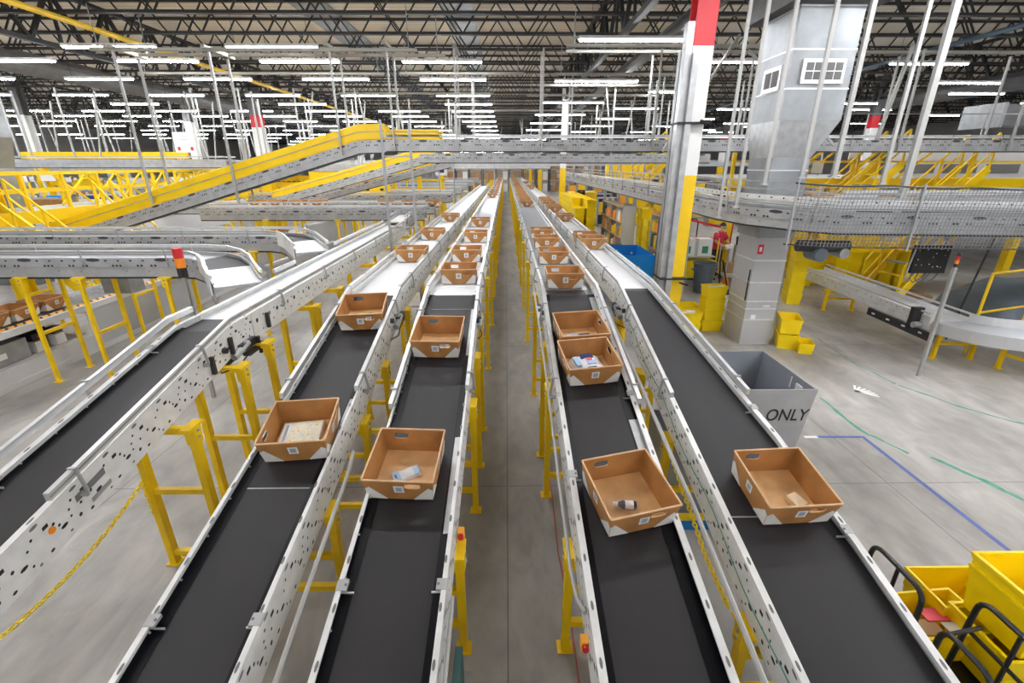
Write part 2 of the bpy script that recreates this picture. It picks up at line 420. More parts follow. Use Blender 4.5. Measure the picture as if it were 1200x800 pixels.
b.bar((cx+.05, cy-.3, 1.5), (cx+.2, cy-.36, 1.46), .03, .03, 'black'); b.bar((cx+.05, cy-.3, 4.3), (cx+.22, cy-.36, 4.26), .035, .035, 'black')
b.build('strap', r)
for i, (y, lab) in enumerate(((27, 'yellow and white steel column beside the right lane, first behind the red-topped one'), (45, 'distant yellow steel column, second behind the red-topped one'), (63, 'distant yellow column, third behind the red-topped one'), (81, 'farthest yellow column in the row beside the lanes'))):
    column(3.1, y, lab, w=.30 if i == 0 else .34, rh=5.5, red=(i == 2), rb=7.9 if i != 2 else 6)
column(-13, 27, 'steel column with red top rising behind the yellow inclined conveyor', w=.5)
column(-13, 45, 'distant red-topped column right of the white hanging sign', w=.5)
column(-13.3, 12.7, 'yellow column with white top at the far left beside the walkway', w=.34, red=False)
for x, y, lab in ((-25, 27, 'white and yellow column left of the hanging sign'), (-19, 31, 'yellow column behind the left walkway, near the middle'), (-29, 45, 'far yellow column deep in the left background')):
    column(x, y, lab, w=.42, red=False)
for x, y, lab in ((19.5, 27, 'yellow and white column in the right background'), (19.5, 45, 'far column in the right background')):
    column(x, y, lab, w=.42)

# ------------------------------------------------------------------ conveyor builder
def seglen(P): return [0]+[sum((Vector(P[i+1])-Vector(P[i])).length for i in range(k)) for k in range(1, len(P))]
def at(P, s):
    for i in range(len(P)-1):
        a, b_ = Vector(P[i]), Vector(P[i+1]); l = (b_-a).length
        if s <= l or i == len(P)-2:
            t = (b_-a)/l; return a+t*s, t
        s -= l
def holes(mb, path, side, u, pattern, smax=None, s0=.1, pitch=.6):
    tot = seglen(path)[-1]; smax = min(tot, smax or tot); s = s0
    while s < smax-pitch*.5:
        for ds, v, w, h, mm, kind in pattern:
            if s+ds > smax: continue
            p, t = at(path, s+ds); r = Vector((t.y, -t.x, 0)).normalized()*side; c = p+r*(u+.0015)+Vector((0, 0, v)); up = Vector((0, 0, 1))
            if kind == 0:
                vs = [c-t*w/2-up*h/2, c+t*w/2-up*h/2, c+t*w/2+up*h/2, c-t*w/2+up*h/2]
            else:
                n = 8; vs = [c+t*w/2*math.cos(2*PI*k/n)+up*h/2*math.sin(2*PI*k/n) for k in range(n)]
            mb.add(vs, [tuple(range(len(vs)))], mm)
        s += pitch
PAT = [(.00, .035, .06, .024, 'slot', 1), (.30, .035, .06, .024, 'slot', 1),
       (.06, -.025, .04, .026, 'hole', 0), (.11, -.055, .022, .022, 'hole', 1), (.14, -.095, .02, .02, 'hole', 1), (.36, -.025, .04, .026, 'hole', 0),
       (.17, -.13, .055, .026, 'hole', 1), (.23, -.065, .018, .018, 'hole', 1), (.23, -.115, .018, .018, 'hole', 1), (.29, -.165, .028, .028, 'hole', 1),
       (.41, -.085, .024, .024, 'hole', 1), (.47, -.13, .055, .026, 'hole', 1), (.52, -.06, .018, .018, 'hole', 1), (.52, -.17, .018, .018, 'hole', 1), (.32, -.095, .02, .02, 'hole', 1),
       (.05, -.195, .032, .02, 'hole', 1), (.38, -.2, .032, .02, 'hole', 1), (.2, -.2, .024, .018, 'slot', 1), (.56, -.205, .024, .018, 'slot', 1), (.26, -.02, .02, .02, 'hole', 1), (.56, -.02, .02, .02, 'hole', 1)]
PATR = [(.0, -.05, .055, .055, 'hole', 1), (.15, -.02, .03, .022, 'hole', 1), (.2, -.12, .03, .022, 'hole', 1), (.3, -.05, .05, .05, 'slot', 1), (.38, -.14, .03, .022, 'hole', 1), (.42, -.02, .03, .022, 'hole', 1), (.1, -.18, .03, .02, 'hole', 1)]
PAT2 = [(.0, .02, .03, .02, 'hole', 1), (.12, -.09, .02, .02, 'hole', 1), (.19, -.09, .02, .02, 'hole', 1), (.26, -.09, .02, .02, 'hole', 1), (.3, .02, .03, .02, 'hole', 1)]
PATC = [(.0, .015, .05, .026, 'hole', 1), (.1, -.065, .042, .034, 'hole', 1), (.16, -.065, .042, .034, 'hole', 1), (.22, -.065, .042, .034, 'hole', 1), (.2, .015, .045, .024, 'hole', 1), (.4, .015, .05, .026, 'hole', 1),
        (.5, -.065, .042, .034, 'hole', 1), (.56, -.065, .042, .034, 'hole', 1), (.6, .015, .045, .024, 'hole', 1), (.3, -.15, .03, .02, 'slot', 1), (.66, -.16, .03, .02, 'slot', 1), (.72, -.065, .042, .034, 'hole', 1), (.78, -.065, .042, .034, 'hole', 1), (.9, .028, .24, .06, 'ovalw', 1)]

def offset_path(path, d):
    P = [Vector(p) for p in path]; out = []
    for i, p in enumerate(P):
        t1 = (P[i]-P[i-1]) if i else (P[1]-P[0]); t2 = (P[i+1]-P[i]) if i < len(P)-1 else t1
        t1 = Vector((t1.x, t1.y, 0)).normalized(); t2 = Vector((t2.x, t2.y, 0)).normalized(); t = (t1+t2).normalized()
        out.append(p+Vector((t.y, -t.x, 0))*d/max(.5, t.dot(t1)))
    return out
FR = [(0, -.24), (0, .065), (-.045, .065), (-.045, .052), (-.012, .052), (-.012, -.228), (-.04, -.228), (-.04, -.24)]
def frame(root, path, side, pat=PAT, smax=None, name='side_frame', prof=FR, m='frame', topslots=False):
    b = MB(); b.sweep(path, prof, side, m)
    if pat: holes(b, path, side, 0, pat, smax, pitch=.6 if pat is PAT else (.5 if pat in (PAT2, PATR) else 1.1))
    if topslots:
        tot = min(seglen(path)[-1], smax or 99); s = .12
        while s < tot:
            p, t = at(path, s); r = Vector((t.y, -t.x, 0)).normalized()*side; c = p-r*.022+Vector((0, 0, .0665))
            b.add([c+t*.03*math.cos(a)+r*.009*math.sin(a) for a in [2*PI*k/8 for k in range(8)]], [tuple(range(8))], 'slot'); s += .3
    return b.build(name, root)
def guard(root, path, side, u=.0, dz=.095, h=.055, w=.036, name='guard_rail', m='alu', brackets=True, bmax=14., start=.35):
    pr = [(u-w/2, dz), (u+w/2, dz), (u+w/2, dz+h), (u-w/2, dz+h)]
    pr = [(u-w/2, dz), (u-w/2+.008, dz), (u-w/2+.008, dz+h-.008), (u+w/2, dz+h-.008), (u+w/2, dz+h), (u-w/2, dz+h)] if False else pr
    b = MB().sweep(path, pr, side, m)
    ln = [(u+w/2+.0005, dz+h*.35), (u+w/2+.0012, dz+h*.35), (u+w/2+.0012, dz+h*.65), (u+w/2+.0005, dz+h*.65)]
    b.sweep(path, ln, side, 'galv2')
    o = b.build(name, root)
    if brackets:
        tot = min(seglen(path)[-1], bmax); s = start
        while s < tot:
            p, t = at(path, s); r = Vector((t.y, -t.x, 0)).normalized()*side; q = MB(); z = Vector((0, 0, 1))
            q.bar(p+r*(u+w/2+.01)+z*(dz+h+.005), p+r*.055+z*(-.02), .022, .012, 'galv', up=tuple(t))
            q.bar(p+r*(u-w/2)+z*(dz+h+.006), p+r*(u+w/2+.016)+z*(dz+h+.006), .022, .01, 'galv')
            q.bar(p+r*.06+z*(-.02), p+r*(-.002)+z*(-.05), .02, .012, 'galv', up=tuple(t))
            q.cyl(p+r*.05+z*(-.05), p+r*(-.004)+z*(-.05), .016, 6, 'galv')
            q.build('rail_bracket', root); s += 1.5
    return o
def belt(root, pl, pr, name='belt', m='belt', z=0, th=.012):
    b = MB(); n = len(pl); Z = Vector((0, 0, z)); D = Vector((0, 0, th)); vs = []
    for a, c in zip(pl, pr): vs += [Vector(a)+Z, Vector(c)+Z, Vector(c)+Z-D, Vector(a)+Z-D]
    fs = []
    for i in range(n-1):
        for j in range(4): fs.append((i*4+j, (i+1)*4+j, (i+1)*4+(j+1) % 4, i*4+(j+1) % 4))
    fs += [(0, 1, 2, 3), tuple((n-1)*4+j for j in (3, 2, 1, 0))]
    b.add(vs, fs, m); return b.build(name, root)
def rollers(root, path, x_half, s0, s1, pitch=.085, nind=100, m='roller', r=.03, group_z=-.03, individual=True):
    # the nearest rollers are parts of their own, the rest one piece
    cnt = 0; s = s0; proto = None; rest = MB()
    while s < s1:
        p, t = at(path, s); rr = Vector((t.y, -t.x, 0)).normalized(); c = p+Vector((0, 0, group_z))
        if individual and cnt < nind:
            if proto is None:
                q = MB().cyl((-x_half, 0, 0), (x_half, 0, 0), r, 10, m); proto = q.build('roller', root, smooth=False, loc=(0, 0, 0)); o = proto
            else: o = proto.copy(); C.objects.link(o)
            o.parent = root; o.location = c-wloc(root); o.rotation_euler[2] = math.atan2(rr.y, rr.x)
        else: rest.cyl(c-rr*x_half, c+rr*x_half, r, 8 if s < 20 else 6, m)
        cnt += 1; s += pitch
    if rest.v:
        o = rest.build('roller_bed', root); o['kind'] = 'stuff'
    return
stand_cache = {}
def stand(root, cxy, d, half, ztop, m='yel', legsub=True, zb=0., head=True, w=.07, bars=(.62, .28)):
    # a portal of two posts with crossbars; d = unit vector across the conveyor
    key = (round(half, 3), round(ztop, 3), m, legsub, tuple(bars), round(d[0], 3), round(d[1], 3), w)
    R = wloc(root); base = Vector((cxy[0], cxy[1], zb))-R
    if key in stand_cache:
        so, ls = stand_cache[key]; o = so.copy(); C.objects.link(o); o.parent = root; o.location = base
        for l in ls: c = l.copy(); C.objects.link(c); c.parent = o
        return o
    D = Vector((d[0], d[1], 0)); b = MB()
    b.bar(-D*half+Vector((0, 0, ztop-.05)), D*half+Vector((0, 0, ztop-.05)), .06, .06, m)
    o = b.build('support_stand', root, loc=(0, 0, 0)); o.location = base; ls = []
    for z in bars:
        q = MB(); q.bar(-D*half+Vector((0, 0, z)), D*half+Vector((0, 0, z)), .05, .05, m); ls.append(q.build('crossbar', o, loc=(0, 0, 0)))
    for s in (-1, 1):
        c = D*half*s; q = MB(); q.bar(c+Vector((0, 0, .012)), c+Vector((0, 0, ztop-.04)), w, w*.8, m, up=(D.x, D.y, 0)); q.bar(c-D*.06+Vector((0, 0, .006)), c+D*.06+Vector((0, 0, .006)), .11, .012, m)
        if head:
            t = Vector((-D.y, D.x, 0)); q.bar(c+Vector((0, 0, ztop-.17)), c+Vector((0, 0, ztop-.026)), .10, .085, m, up=(D.x, D.y, 0)); q.bar(c+t*.10+Vector((0, 0, ztop-.012)), c-t*.10+Vector((0, 0, ztop-.012)), .09, .024, m)
            for hz in (.05, .11): q.cyl(c+D*.04*s+Vector((0, 0, ztop-hz)), c+D*.052*s+Vector((0, 0, ztop-hz)), .014, 6, 'galv2')
        if legsub: ls.append(q.build('leg', o, loc=(0, 0, 0)))
        else:
            l = q.build('leg', o, loc=(0, 0, 0)); ls.append(l)
    stand_cache[key] = (o, ls); return o

# ------------------------------------------------------------------ the five lanes
def zi(y, yk=6.0, s=.2115, z1=1.98): return z1 if y >= yk else z1-(yk-y)*s
FARY = 66.
def lane(idx, xl, xr, bl, br, yk, slope, ybelt, lab_b, lab_r, gl, gr, faceL, faceR, stands_y, ynear=.4, xl_near=None, xr_near=None, skirts=True, yfar=FARY, rstart=None, seams=(), rm='roller'):
    """xl,xr: frame faces; bl,br: belt edges; lower belt section from ynear to ybelt, rollers behind"""
    z = lambda y: zi(y, yk, slope)
    # ---- inclined belt section
    rt = thing('belt_conveyor', lab_b, 'conveyor', ((xl+xr)/2, ynear, 0))
    kn = [ynear, yk, ybelt] if xr_near is None else [ynear, 2.4, 3.4, 4.2, 5.2, yk, ybelt]
    XR = (lambda y: xr) if xr_near is None else xr_near
    BR = (lambda y: br) if xr_near is None else (lambda y: xr_near(y)-(xr-br))
    pl_ = [(xl, y, z(y)) for y in kn]; pr_ = [(XR(y), y, z(y)) for y in kn]
    belt(rt, [(bl, y, z(y)) for y in kn], [(BR(y), y, z(y)) for y in kn])
    frame(rt, pl_, -1, PAT if faceL else None, topslots=True); frame(rt, pr_, 1, PAT if faceR else None, topslots=True)
    if skirts:
        for a, b_, nm in ((xl+.012, bl, 'l'), (br, xr-.012, 'r')):
            if b_-a < .02: continue
            q = MB(); kk = [ynear, yk, ybelt-.3]
            if nm == 'l': A = [(a, y, z(y)+.010) for y in kk]; B = [(b_+.006, y, z(y)+.004) for y in kk]
            else: A = [(a-.006, y, z(y)+.004) for y in kk]; B = [(b_, y, z(y)+.010) for y in kk]
            n = 3; vs = []
            for p, w_ in zip(A, B): vs += [p, w_]
            q.add(vs, [(2*i, 2*i+1, 2*i+3, 2*i+2) for i in range(n-1)], 'skirt')
            for yy in [ynear+.3*k for k in range(int((ybelt-ynear-.4)/.3))]:
                xx = a+.03 if nm == 'l' else b_-.03; q.cyl((xx-.02 if nm == 'l' else xx+.02, yy, z(yy)+.008), (xx-.02 if nm == 'l' else xx+.02, yy, z(yy)+.016), .007, 6, 'alu')
            q.build('side_skirt', rt)
    # return belt and bed under the belt
    q = MB(); vs = []
    for y in kn: vs += [(xl+.012, y, z(y)-.02), (XR(y)-.012, y, z(y)-.02), (XR(y)-.012, y, z(y)-.035), (xl+.012, y, z(y)-.035)]
    q.add(vs, [(i*4+j, (i+1)*4+j, (i+1)*4+(j+1) % 4, i*4+(j+1) % 4) for i in range(len(kn)-1) for j in range(4)], 'galv2'); q.build('slider_bed', rt)
    belt(rt, [(bl+.01, y, z(y)-.2) for y in kn], [(BR(y)-.01, y, z(y)-.2) for y in kn], 'return_belt')
    for ys in seams:
        q = MB(); q.bar((bl+.005, ys, z(ys)+.0015), (BR(ys)-.005, ys, z(ys)+.0015), .012, .002, 'galv'); q.build('belt_seam', rt)
    # ---- level roller section
    rs = rstart if rstart is not None else ybelt+.02
    rr = thing('roller_conveyor', lab_r, 'conveyor', ((xl+xr)/2, rs, 0))
    XR2 = XR(ybelt)
    lvL = [(xl, rs, 1.98), (xl, (rs+yfar)/2, 1.98), (xl, yfar, 1.98)]; lvR = [(XR2, rs, 1.98), (XR2, (rs+yfar)/2, 1.98), (XR2, yfar, 1.98)]
    frame(rr, lvL, -1, PATR if faceL else None, 26); frame(rr, lvR, 1, PATR if faceR else None, 26)
    c = [((xl+XR2)/2, rs, 1.98), ((xl+XR2)/2, yfar, 1.98)]
    rollers(rr, c, (XR2-xl)/2-.013, .05, yfar-rs, pitch=.068 if idx else .068, m=rm, r=.031)
    # ---- guard rails
    for gy, side in ((gl, -1), (gr, 1)):
        if gy is None: continue
        X = (lambda y: xl) if side < 0 else XR
        u = .05 if idx == 0 and side < 0 else .0
        pts = [(X(y), y, z(y)) for y in [gy]+[k for k in kn if k > gy+.05 and k < ybelt]+[ybelt]]
        guard(rt, pts, side, u, start=.2)
        if idx == 0 and side < 0:
            for ya, yb in ((6.95, 7.7), (9.6, yfar)): guard(rr, [(X(ybelt), ya, 1.98), (X(ybelt), yb, 1.98)], side, u, bmax=16, start=.3)
        else: guard(rr, [(X(ybelt), rs, 1.98), (X(ybelt), yfar, 1.98)], side, u, bmax=16, start=.7)
    # ---- stands
    for k, ys in enumerate(stands_y):
        root = rt if ys < rs else rr
        xm = (xl+XR(ys))/2; hf = (XR(ys)-xl)/2
        if idx == 0: xm = -2.96; hf = .235
        stand(root, (xm, ys), (1, 0), hf+.02, z(ys)-.24, w=.075, bars=(.84, .13) if idx == 0 else (.62, .28))
    return rt, rr
lev = lambda a: [a+2.55*k for k in range(int((70-a)/2.55))]
L0 = lane(0, -3.45, -2.87, -3.41, -2.93, 4.6, .2, 5.0, 'leftmost black belt conveyor rising away from the lower left corner', 'white roller conveyor continuing the leftmost belt past the merging chutes',
          .4, 2.4, False, True, [.9, 3.5, 4.38, 4.95, 6.4, 7.4, 9.4, 11.4, 13.3], yfar=13.6, skirts=True)
L1 = lane(1, -2.05, -1.40, -1.96, -1.48, 6.0, .2115, 5.95, 'second black belt conveyor from the left, carrying the tote with a printed box', 'white roller conveyor behind the second belt from the left',
          3.8, 3.9, False, True, [.9, 2.95, 3.95, 4.85]+lev(6.2), seams=(2.9,), yfar=40)
L2 = lane(2, -1.03, -.37, -.95, -.45, 6.0, .2115, 5.95, 'black belt conveyor just left of the centre aisle, carrying two totes', 'white roller conveyor just left of the centre aisle',
          3.65, 3.9, False, True, [1.0, 2.6, 4.18, 5.01, 5.88]+lev(8.05), seams=(5.62,))
L3 = lane(3, .47, 1.19, .56, 1.07, 6.0, .2115, 6.25, 'black belt conveyor just right of the centre aisle, carrying three totes', 'blue-grey roller conveyor just right of the centre aisle',
          3.8, 3.7, True, False, [1.3, 2.6, 4.43, 5.23]+lev(6.97), rm='rollerg')
xr4 = lambda y: 2.36 if y < 3.0 else (2.36-(y-3.0)*.115 if y < 6.3 else 2.0)
L4 = lane(4, 1.53, 2.36, 1.60, 2.33, 6.2, .2115, 6.33, 'wide black belt conveyor at far right with green-marked side frame', 'white roller conveyor behind the rightmost belt',
          3.84, 3.88, True, False, [2.1, 3.74, 4.75, 5.9]+lev(7.6), seams=(2.66,), xr_near=xr4)
# extra details on lanes
b = MB(); b.cyl((-2.8685, 2.35, 1.45), (-2.864, 2.35, 1.45), .024, 14, 'orange'); o = b.build('indicator_dot', L0[0]); o['label'] = 'round orange indicator on the side frame'
b = MB(); b.hexa([(-2.866, 2.55, 1.50), (-2.866, 2.80, 1.55), (-2.862, 2.80, 1.55), (-2.862, 2.55, 1.50)], [(-2.866, 2.55, 1.545), (-2.866, 2.80, 1.597), (-2.862, 2.80, 1.597), (-2.862, 2.55, 1.545)], 'slot'); b.build('frame_slot_cover', L0[0])
b = MB()
for y in (1.7, 2.65): b.hexa([(-2.866, y, zi(y, 4.6, .2)-.17), (-2.866, y+.17, zi(y+.17, 4.6, .2)-.17), (-2.86, y+.17, zi(y+.17, 4.6, .2)-.17), (-2.86, y, zi(y, 4.6, .2)-.17)], [(-2.866, y, zi(y, 4.6, .2)-.14), (-2.866, y+.17, zi(y+.17, 4.6, .2)-.14), (-2.86, y+.17, zi(y+.17, 4.6, .2)-.14), (-2.86, y, zi(y, 4.6, .2)-.14)], 'galv')
b.build('splice_plate', L0[0])
b = MB()
for y in (4.15, 4.5, 5.3): b.box(-2.866, -2.83, y, y+.035, zi(y, 4.6, .2)-.2, zi(y, 4.6, .2)-.02, 'blackp')
b.box(-2.86, -2.78, 4.7, 5.1, 1.66, 1.69, 'blackp'); b.cyl((-2.8, 4.95, 1.6), (-2.8, 4.95, 1.8), .02, 8, 'blackp'); b.cyl((-2.95, 4.4, 1.66), (-2.95, 4.8, 1.68), .05, 10, 'blackp')
b.build('sensor_bracket', L0[0])
# green scribble line along the right lane's side frame
b = MB()
for k in range(26):
    y0 = 1.3+k*.16; y1 = y0+.16; zz = lambda y: zi(y, 6.2)-.085+.03*math.sin(y*5)
    b.add([(1.5275, y0, zz(y0)-.008), (1.5275, y1, zz(y1)-.008), (1.5275, y1, zz(y1)+.008), (1.5275, y0, zz(y0)+.008)], [(0, 1, 2, 3)], 'green')
o = b.build('marking_line', L4[0]); o['label'] = 'green marker scribble'
# splice tabs where frame sections meet
for rt_, x, y, yk_, sl_, sg in ((L1[0], -2.05, 1.93, 6, .2115, 1), (L1[0], -1.40, 1.93, 6, .2115, -1), (L2[0], -1.03, 2.12, 6, .2115, 1), (L2[0], -.37, 2.12, 6, .2115, -1), (L3[0], .47, 2.95, 6, .2115, 1), (L3[0], 1.19, 3.9, 6, .2115, -1), (L4[0], 2.36, 2.5, 6.2, .2115, -1), (L4[0], 2.29, 3.75, 6.2, .2115, -1), (L0[0], -3.45, 4.2, 4.6, .2, 1), (L0[0], -3.45, 2.6, 4.6, .2, 1)):
    zz = zi(y, yk_, sl_); b = MB(); xa, xb = sorted((x-.003*sg, x+.062*sg)); b.hexa([(xa, y-.035, zz+.045), (xb, y-.035, zz+.045), (xb, y+.035, zz+.05), (xa, y+.035, zz+.05)], [(xa, y-.035, zz+.062), (xb, y-.035, zz+.062), (xb, y+.035, zz+.074), (xa, y+.035, zz+.074)], 'frame2'); b.cyl((x+.05*sg, y, zz+.066), (x+.05*sg, y, zz+.072), .008, 8, 'slot'); b.build('splice_tab', rt_)
    b = MB(); xa, xb = sorted((x+.015*sg, x+.095*sg)); b.box(xa, xb, y-.012, y-.006, zz+.002, zz+.016, 'alu'); b.build('skirt_joint', rt_)
# junction hardware at the break between belt and rollers
for (rt, rr), xs, yb in ((L1, -1.40, 5.95), (L2, -.37, 5.95), (L3, .47, 6.25), (L4, 1.53, 6.33), (L0, -2.87, 5.0)):
    sgn = 1 if xs < 0 else -1; b = MB()
    b.box(min(xs, xs+.05*sgn), max(xs, xs+.05*sgn), yb-.35, yb-.05, 1.72, 1.80, 'blackp'); b.cyl((xs+.03*sgn, yb-.5, 1.72), (xs+.03*sgn, yb-.2, 1.78), .035, 8, 'galv'); b.cyl((xs, yb-.6, 1.84), (xs+.04*sgn, yb-.6, 1.84), .03, 10, 'blackp')
    b.tube([(xs+.03*sgn, yb-.75, 1.66), (xs+.06*sgn, yb-.5, 1.62), (xs+.03*sgn, yb-.3, 1.64), (xs+.04*sgn, yb-.04, 1.70)], .008, 6, 'blackp')
    b.build('drive_unit', rt)
# polished guide plates near the top of the belts
for (rt, rr), x0, x1, y0, y1 in ((L2, -.45, -.385, 4.6, 5.6), (L2, -.45, -.385, 2.5, 3.4), (L3, 1.07, 1.175, 2.9, 3.6), (L3, 1.07, 1.175, 5.3, 5.9), (L1, -1.48, -1.415, 3.3, 3.9)):
    b = MB(); b.add([(x0+.01, y0, zi(y0)+.011), (x1, y0, zi(y0)+.018), (x1, y1, zi(y1)+.018), (x0+.01, y1, zi(y1)+.011)], [(0, 1, 2, 3)], 'galv'); b.build('guide_plate', rt)

# conduits beside the lanes
def conduit(pts, label, r=.014, m='rod'):
    o = MB().tube(pts, r, 8, m).build('conduit_pipe'); return tag(o, label, 'pipe')
conduit([(1.34, 6.4, 1.86), (1.32, 5.0, 1.70), (1.3, 2.55, 1.36), (1.3, 1.57, 1.15), (1.3, .5, .93)], 'white conduit pipe hung between the third and fourth belts from left', .017)
conduit([(-1.22, 3.15, 1.47), (-1.2, 2.95, 1.43), (-1.2, 2.09, 1.23), (-1.2, 1.63, 1.11), (-1.2, .6, .9)], 'white conduit pipe beside the second belt from left', .015)
conduit([(.455, 2.0, 1.12), (.43, 2.12, 1.08), (.415, 2.3, 1.1), (.41, 3.2, 1.28), (.41, 4.4, 1.55), (.41, 7., 1.9)], 'white conduit pipe on the aisle side of the third belt', .013)
conduit([(-.33, .4, .82), (-.335, 1.4, 1.0), (-.335, 2.1, 1.14)], 'short white conduit pipe on the aisle side of the second belt from the middle', .013)

# emergency stop buttons
def estop(x, y, z, label, s=1):
    r = thing('emergency_stop', label, 'button', (x, y, z)); b = MB().box(x-.022, x+.022, y-.03, y+.03, z-.038, z+.038, 'amber'); b.build('box', r)
    MB().cyl((x, y-.03, z+.01), (x, y-.055, z+.015), .02, 12, 'red').build('button', r)
estop(.45, 1.93, .96, 'orange box with red stop button beside the third belt', -1)
estop(-.335, 2.66, 1.1, 'small orange and red stop button beside the aisle at centre', 1)
# red cord on the aisle floor side
tag(MB().tube([(.52, 1.4, .01), (.53, 2.9, .012), (.50, 3.6, .01), (.52, 4.3, .01), (.5, 6.5, .01)], .005, 6, 'cable').build('aisle_cord'), 'thin red cord lying along the centre aisle floor', 'cord')

# chains
def chain(pts, label, lk=.05, r=.005):
    L_ = seglen(pts)[-1]; n = int(L_/(lk*.72)); b = MB()
    for i in range(n):
        p, t = at(pts, i*lk*.72); a = t.cross(Vector((0, 0, 1))).normalized(); c = a if i % 2 else t.cross(a).normalized()
        ring = [p+t*math.cos(2*PI*k/10)*lk/2+c*math.sin(2*PI*k/10)*lk*.3 for k in range(11)]
        b.tube(ring, r, 5, 'ytote')
    return tag(b.build('plastic_chain'), label, 'chain')
A = Vector((-3.26, 3.48, .95)); B = Vector((-4.3, 1.3, .55))
chain([A+(B-A)*t+Vector((0, 0, -1.7*t*(1-t))) for t in [k/14 for k in range(15)]], 'yellow plastic chain sagging from the leftmost lane stand to the lower left', .055, .006)
chain([(-3.24, 3.45, .95), (-3.22, 3.44, .75), (-3.21, 3.43, .58)], 'short yellow chain end hanging from the leftmost lane stand', .045, .005)
chain([(1.45, 3.5, 1.2), (1.46, 3.2, 1.08), (1.45, 2.6, .92), (1.46, 2.2, .86)], 'yellow chain hanging below the rightmost belt frame', .05, .006)

# ------------------------------------------------------------------ totes
HX, HY, BX, BY, TH, TT = .255, .262, .234, .24, .215, .007
def panel(b, o4, i4, hole=None, mo='tote', mi_='tote', me='toteedge'):
    """o4/i4: outer and inner corners (bottom left, bottom right, top right, top left); hole: (s0,s1,t0,t1) in 0..1"""
    def P(q, s, t):
        q = [Vector(v) for v in q]; return (q[0]*(1-s)+q[1]*s)*(1-t)+(q[3]*(1-s)+q[2]*s)*t
    if hole is None:
        b.add(o4, [(0, 1, 2, 3)], mo); b.add(i4, [(3, 2, 1, 0)], mi_)
    else:
        s0, s1, t0, t1 = hole; m_ = .03
        for q, mm, rev in ((o4, mo, 0), (i4, mi_, 1)):
            R = [(0, 0, 1, t0), (0, t1, 1, 1), (0, t0, s0, t1), (s1, t0, 1, t1)]
            for a, c, d, e in R:
                f = [P(q, a, c), P(q, d, c), P(q, d, e), P(q, a, e)]; b.add(f, [(3, 2, 1, 0) if rev else (0, 1, 2, 3)], mm)
            n = 16; sc, tc2 = (s0+s1)/2, (t0+t1)/2; inn, out = [], []
            for k in range(n):
                a = 2*PI*(k+.5)/n; ca, sa = math.cos(a), math.sin(a)
                pw = .55; ex = math.copysign(abs(ca)**pw, ca); ey = math.copysign(abs(sa)**pw, sa)
                inn.append((sc+ex*(s1-s0)/2*.94, tc2+ey*(t1-t0)/2*.9)); kx = 1/max(abs(ca), abs(sa)); out.append((sc+ca*kx*(s1-s0)/2, tc2+sa*kx*(t1-t0)/2))
            vs = [P(q, *p) for p in inn]+[P(q, *p) for p in out]
            fs = [((k+1) % n, k, n+k, n+(k+1) % n) for k in range(n)]
            b.add(vs, [f[::-1] for f in fs] if rev else fs, mm)
            if rev: I = vs[:n]
            else: O = vs[:n]
        b.add(O+I, [(k, (k+1) % n, n+(k+1) % n, n+k) for k in range(n)], me)
    b.add([o4[3], o4[2], i4[2], i4[3]], [(0, 1, 2, 3)], me)
def tote_body(b, th=TT):
    sx = [(-1, -1), (1, -1), (1, 1), (-1, 1)]
    ob = [(x*BX, y*BY, 0) for x, y in sx]; ot = [(x*HX, y*HY, TH) for x, y in sx]
    ib = [(x*(BX-th), y*(BY-th), th) for x, y in sx]; it = [(x*(HX-th), y*(HY-th), TH) for x, y in sx]
    for k in range(4):
        j = (k+1) % 4
        hole = (.58, .83, .58, .86) if k in (0, 2) else None
        panel(b, [ob[k], ob[j], ot[j], ot[k]], [ib[k], ib[j], it[j], it[k]], hole)
    b.add(ib, [(0, 1, 2, 3)], 'totefloor_lit'); b.add(ob, [(3, 2, 1, 0)], 'tote')
    # folded rim
    for k in range(4):
        j = (k+1) % 4; b.bar(Vector(ot[k]), Vector(ot[j]), .011, .011, 'toteedge')
def side_pt(k, s, t, off=.0018):
    sx = [(-1, -1), (1, -1), (1, 1), (-1, 1)]; j = (k+1) % 4
    a = Vector((sx[k][0]*BX, sx[k][1]*BY, 0)); b_ = Vector((sx[j][0]*BX, sx[j][1]*BY, 0)); c = Vector((sx[j][0]*HX, sx[j][1]*HY, TH)); d = Vector((sx[k][0]*HX, sx[k][1]*HY, TH))
    p = (a*(1-s)+b_*s)*(1-t)+(d*(1-s)+c*s)*t; n = (b_-a).cross(d-a).normalized()
    return p+n*off
def tote_patch(b, k):   # corner between side k and side k+1
    j = (k+1) % 4
    b.add([side_pt(k, 1.0, .05), side_pt(k, 1.0, .56), side_pt(k, .93, .66), side_pt(k, .70, .02), side_pt(k, .72, -.0)], [(0, 1, 2, 3, 4)], 'patch')
    b.add([side_pt(j, 0, .05), side_pt(j, 0, .56), side_pt(j, .07, .66), side_pt(j, .30, .02), side_pt(j, .28, 0)], [(4, 3, 2, 1, 0)], 'patch')
def tote_label(b, k, s=.5):
    b.add([side_pt(k, s-.075, .38, .002), side_pt(k, s+.075, .38, .002), side_pt(k, s+.075, .74, .002), side_pt(k, s-.075, .74, .002)], [(0, 1, 2, 3)], 'label')
    b.add([side_pt(k, s-.045, .45, .0028), side_pt(k, s+.045, .45, .0028), side_pt(k, s+.045, .67, .0028), side_pt(k, s-.045, .67, .0028)], [(0, 1, 2, 3)], 'labelg')
tp = thing('brown_tote', '', 'tote')
b = MB(); tote_body(b); b.build('body', tp, loc=(0, 0, 0))
for k in range(4):
    b = MB(); tote_patch(b, k); o = b.build('corner_patch', tp, loc=(0, 0, 0)); 
    b = MB(); tote_label(b, k); b.build('label', tp, loc=(0, 0, 0))
ttree = tree_of(tp)
b = MB(); tote_body(b)
for k in range(4): tote_patch(b, k); tote_label(b, k)
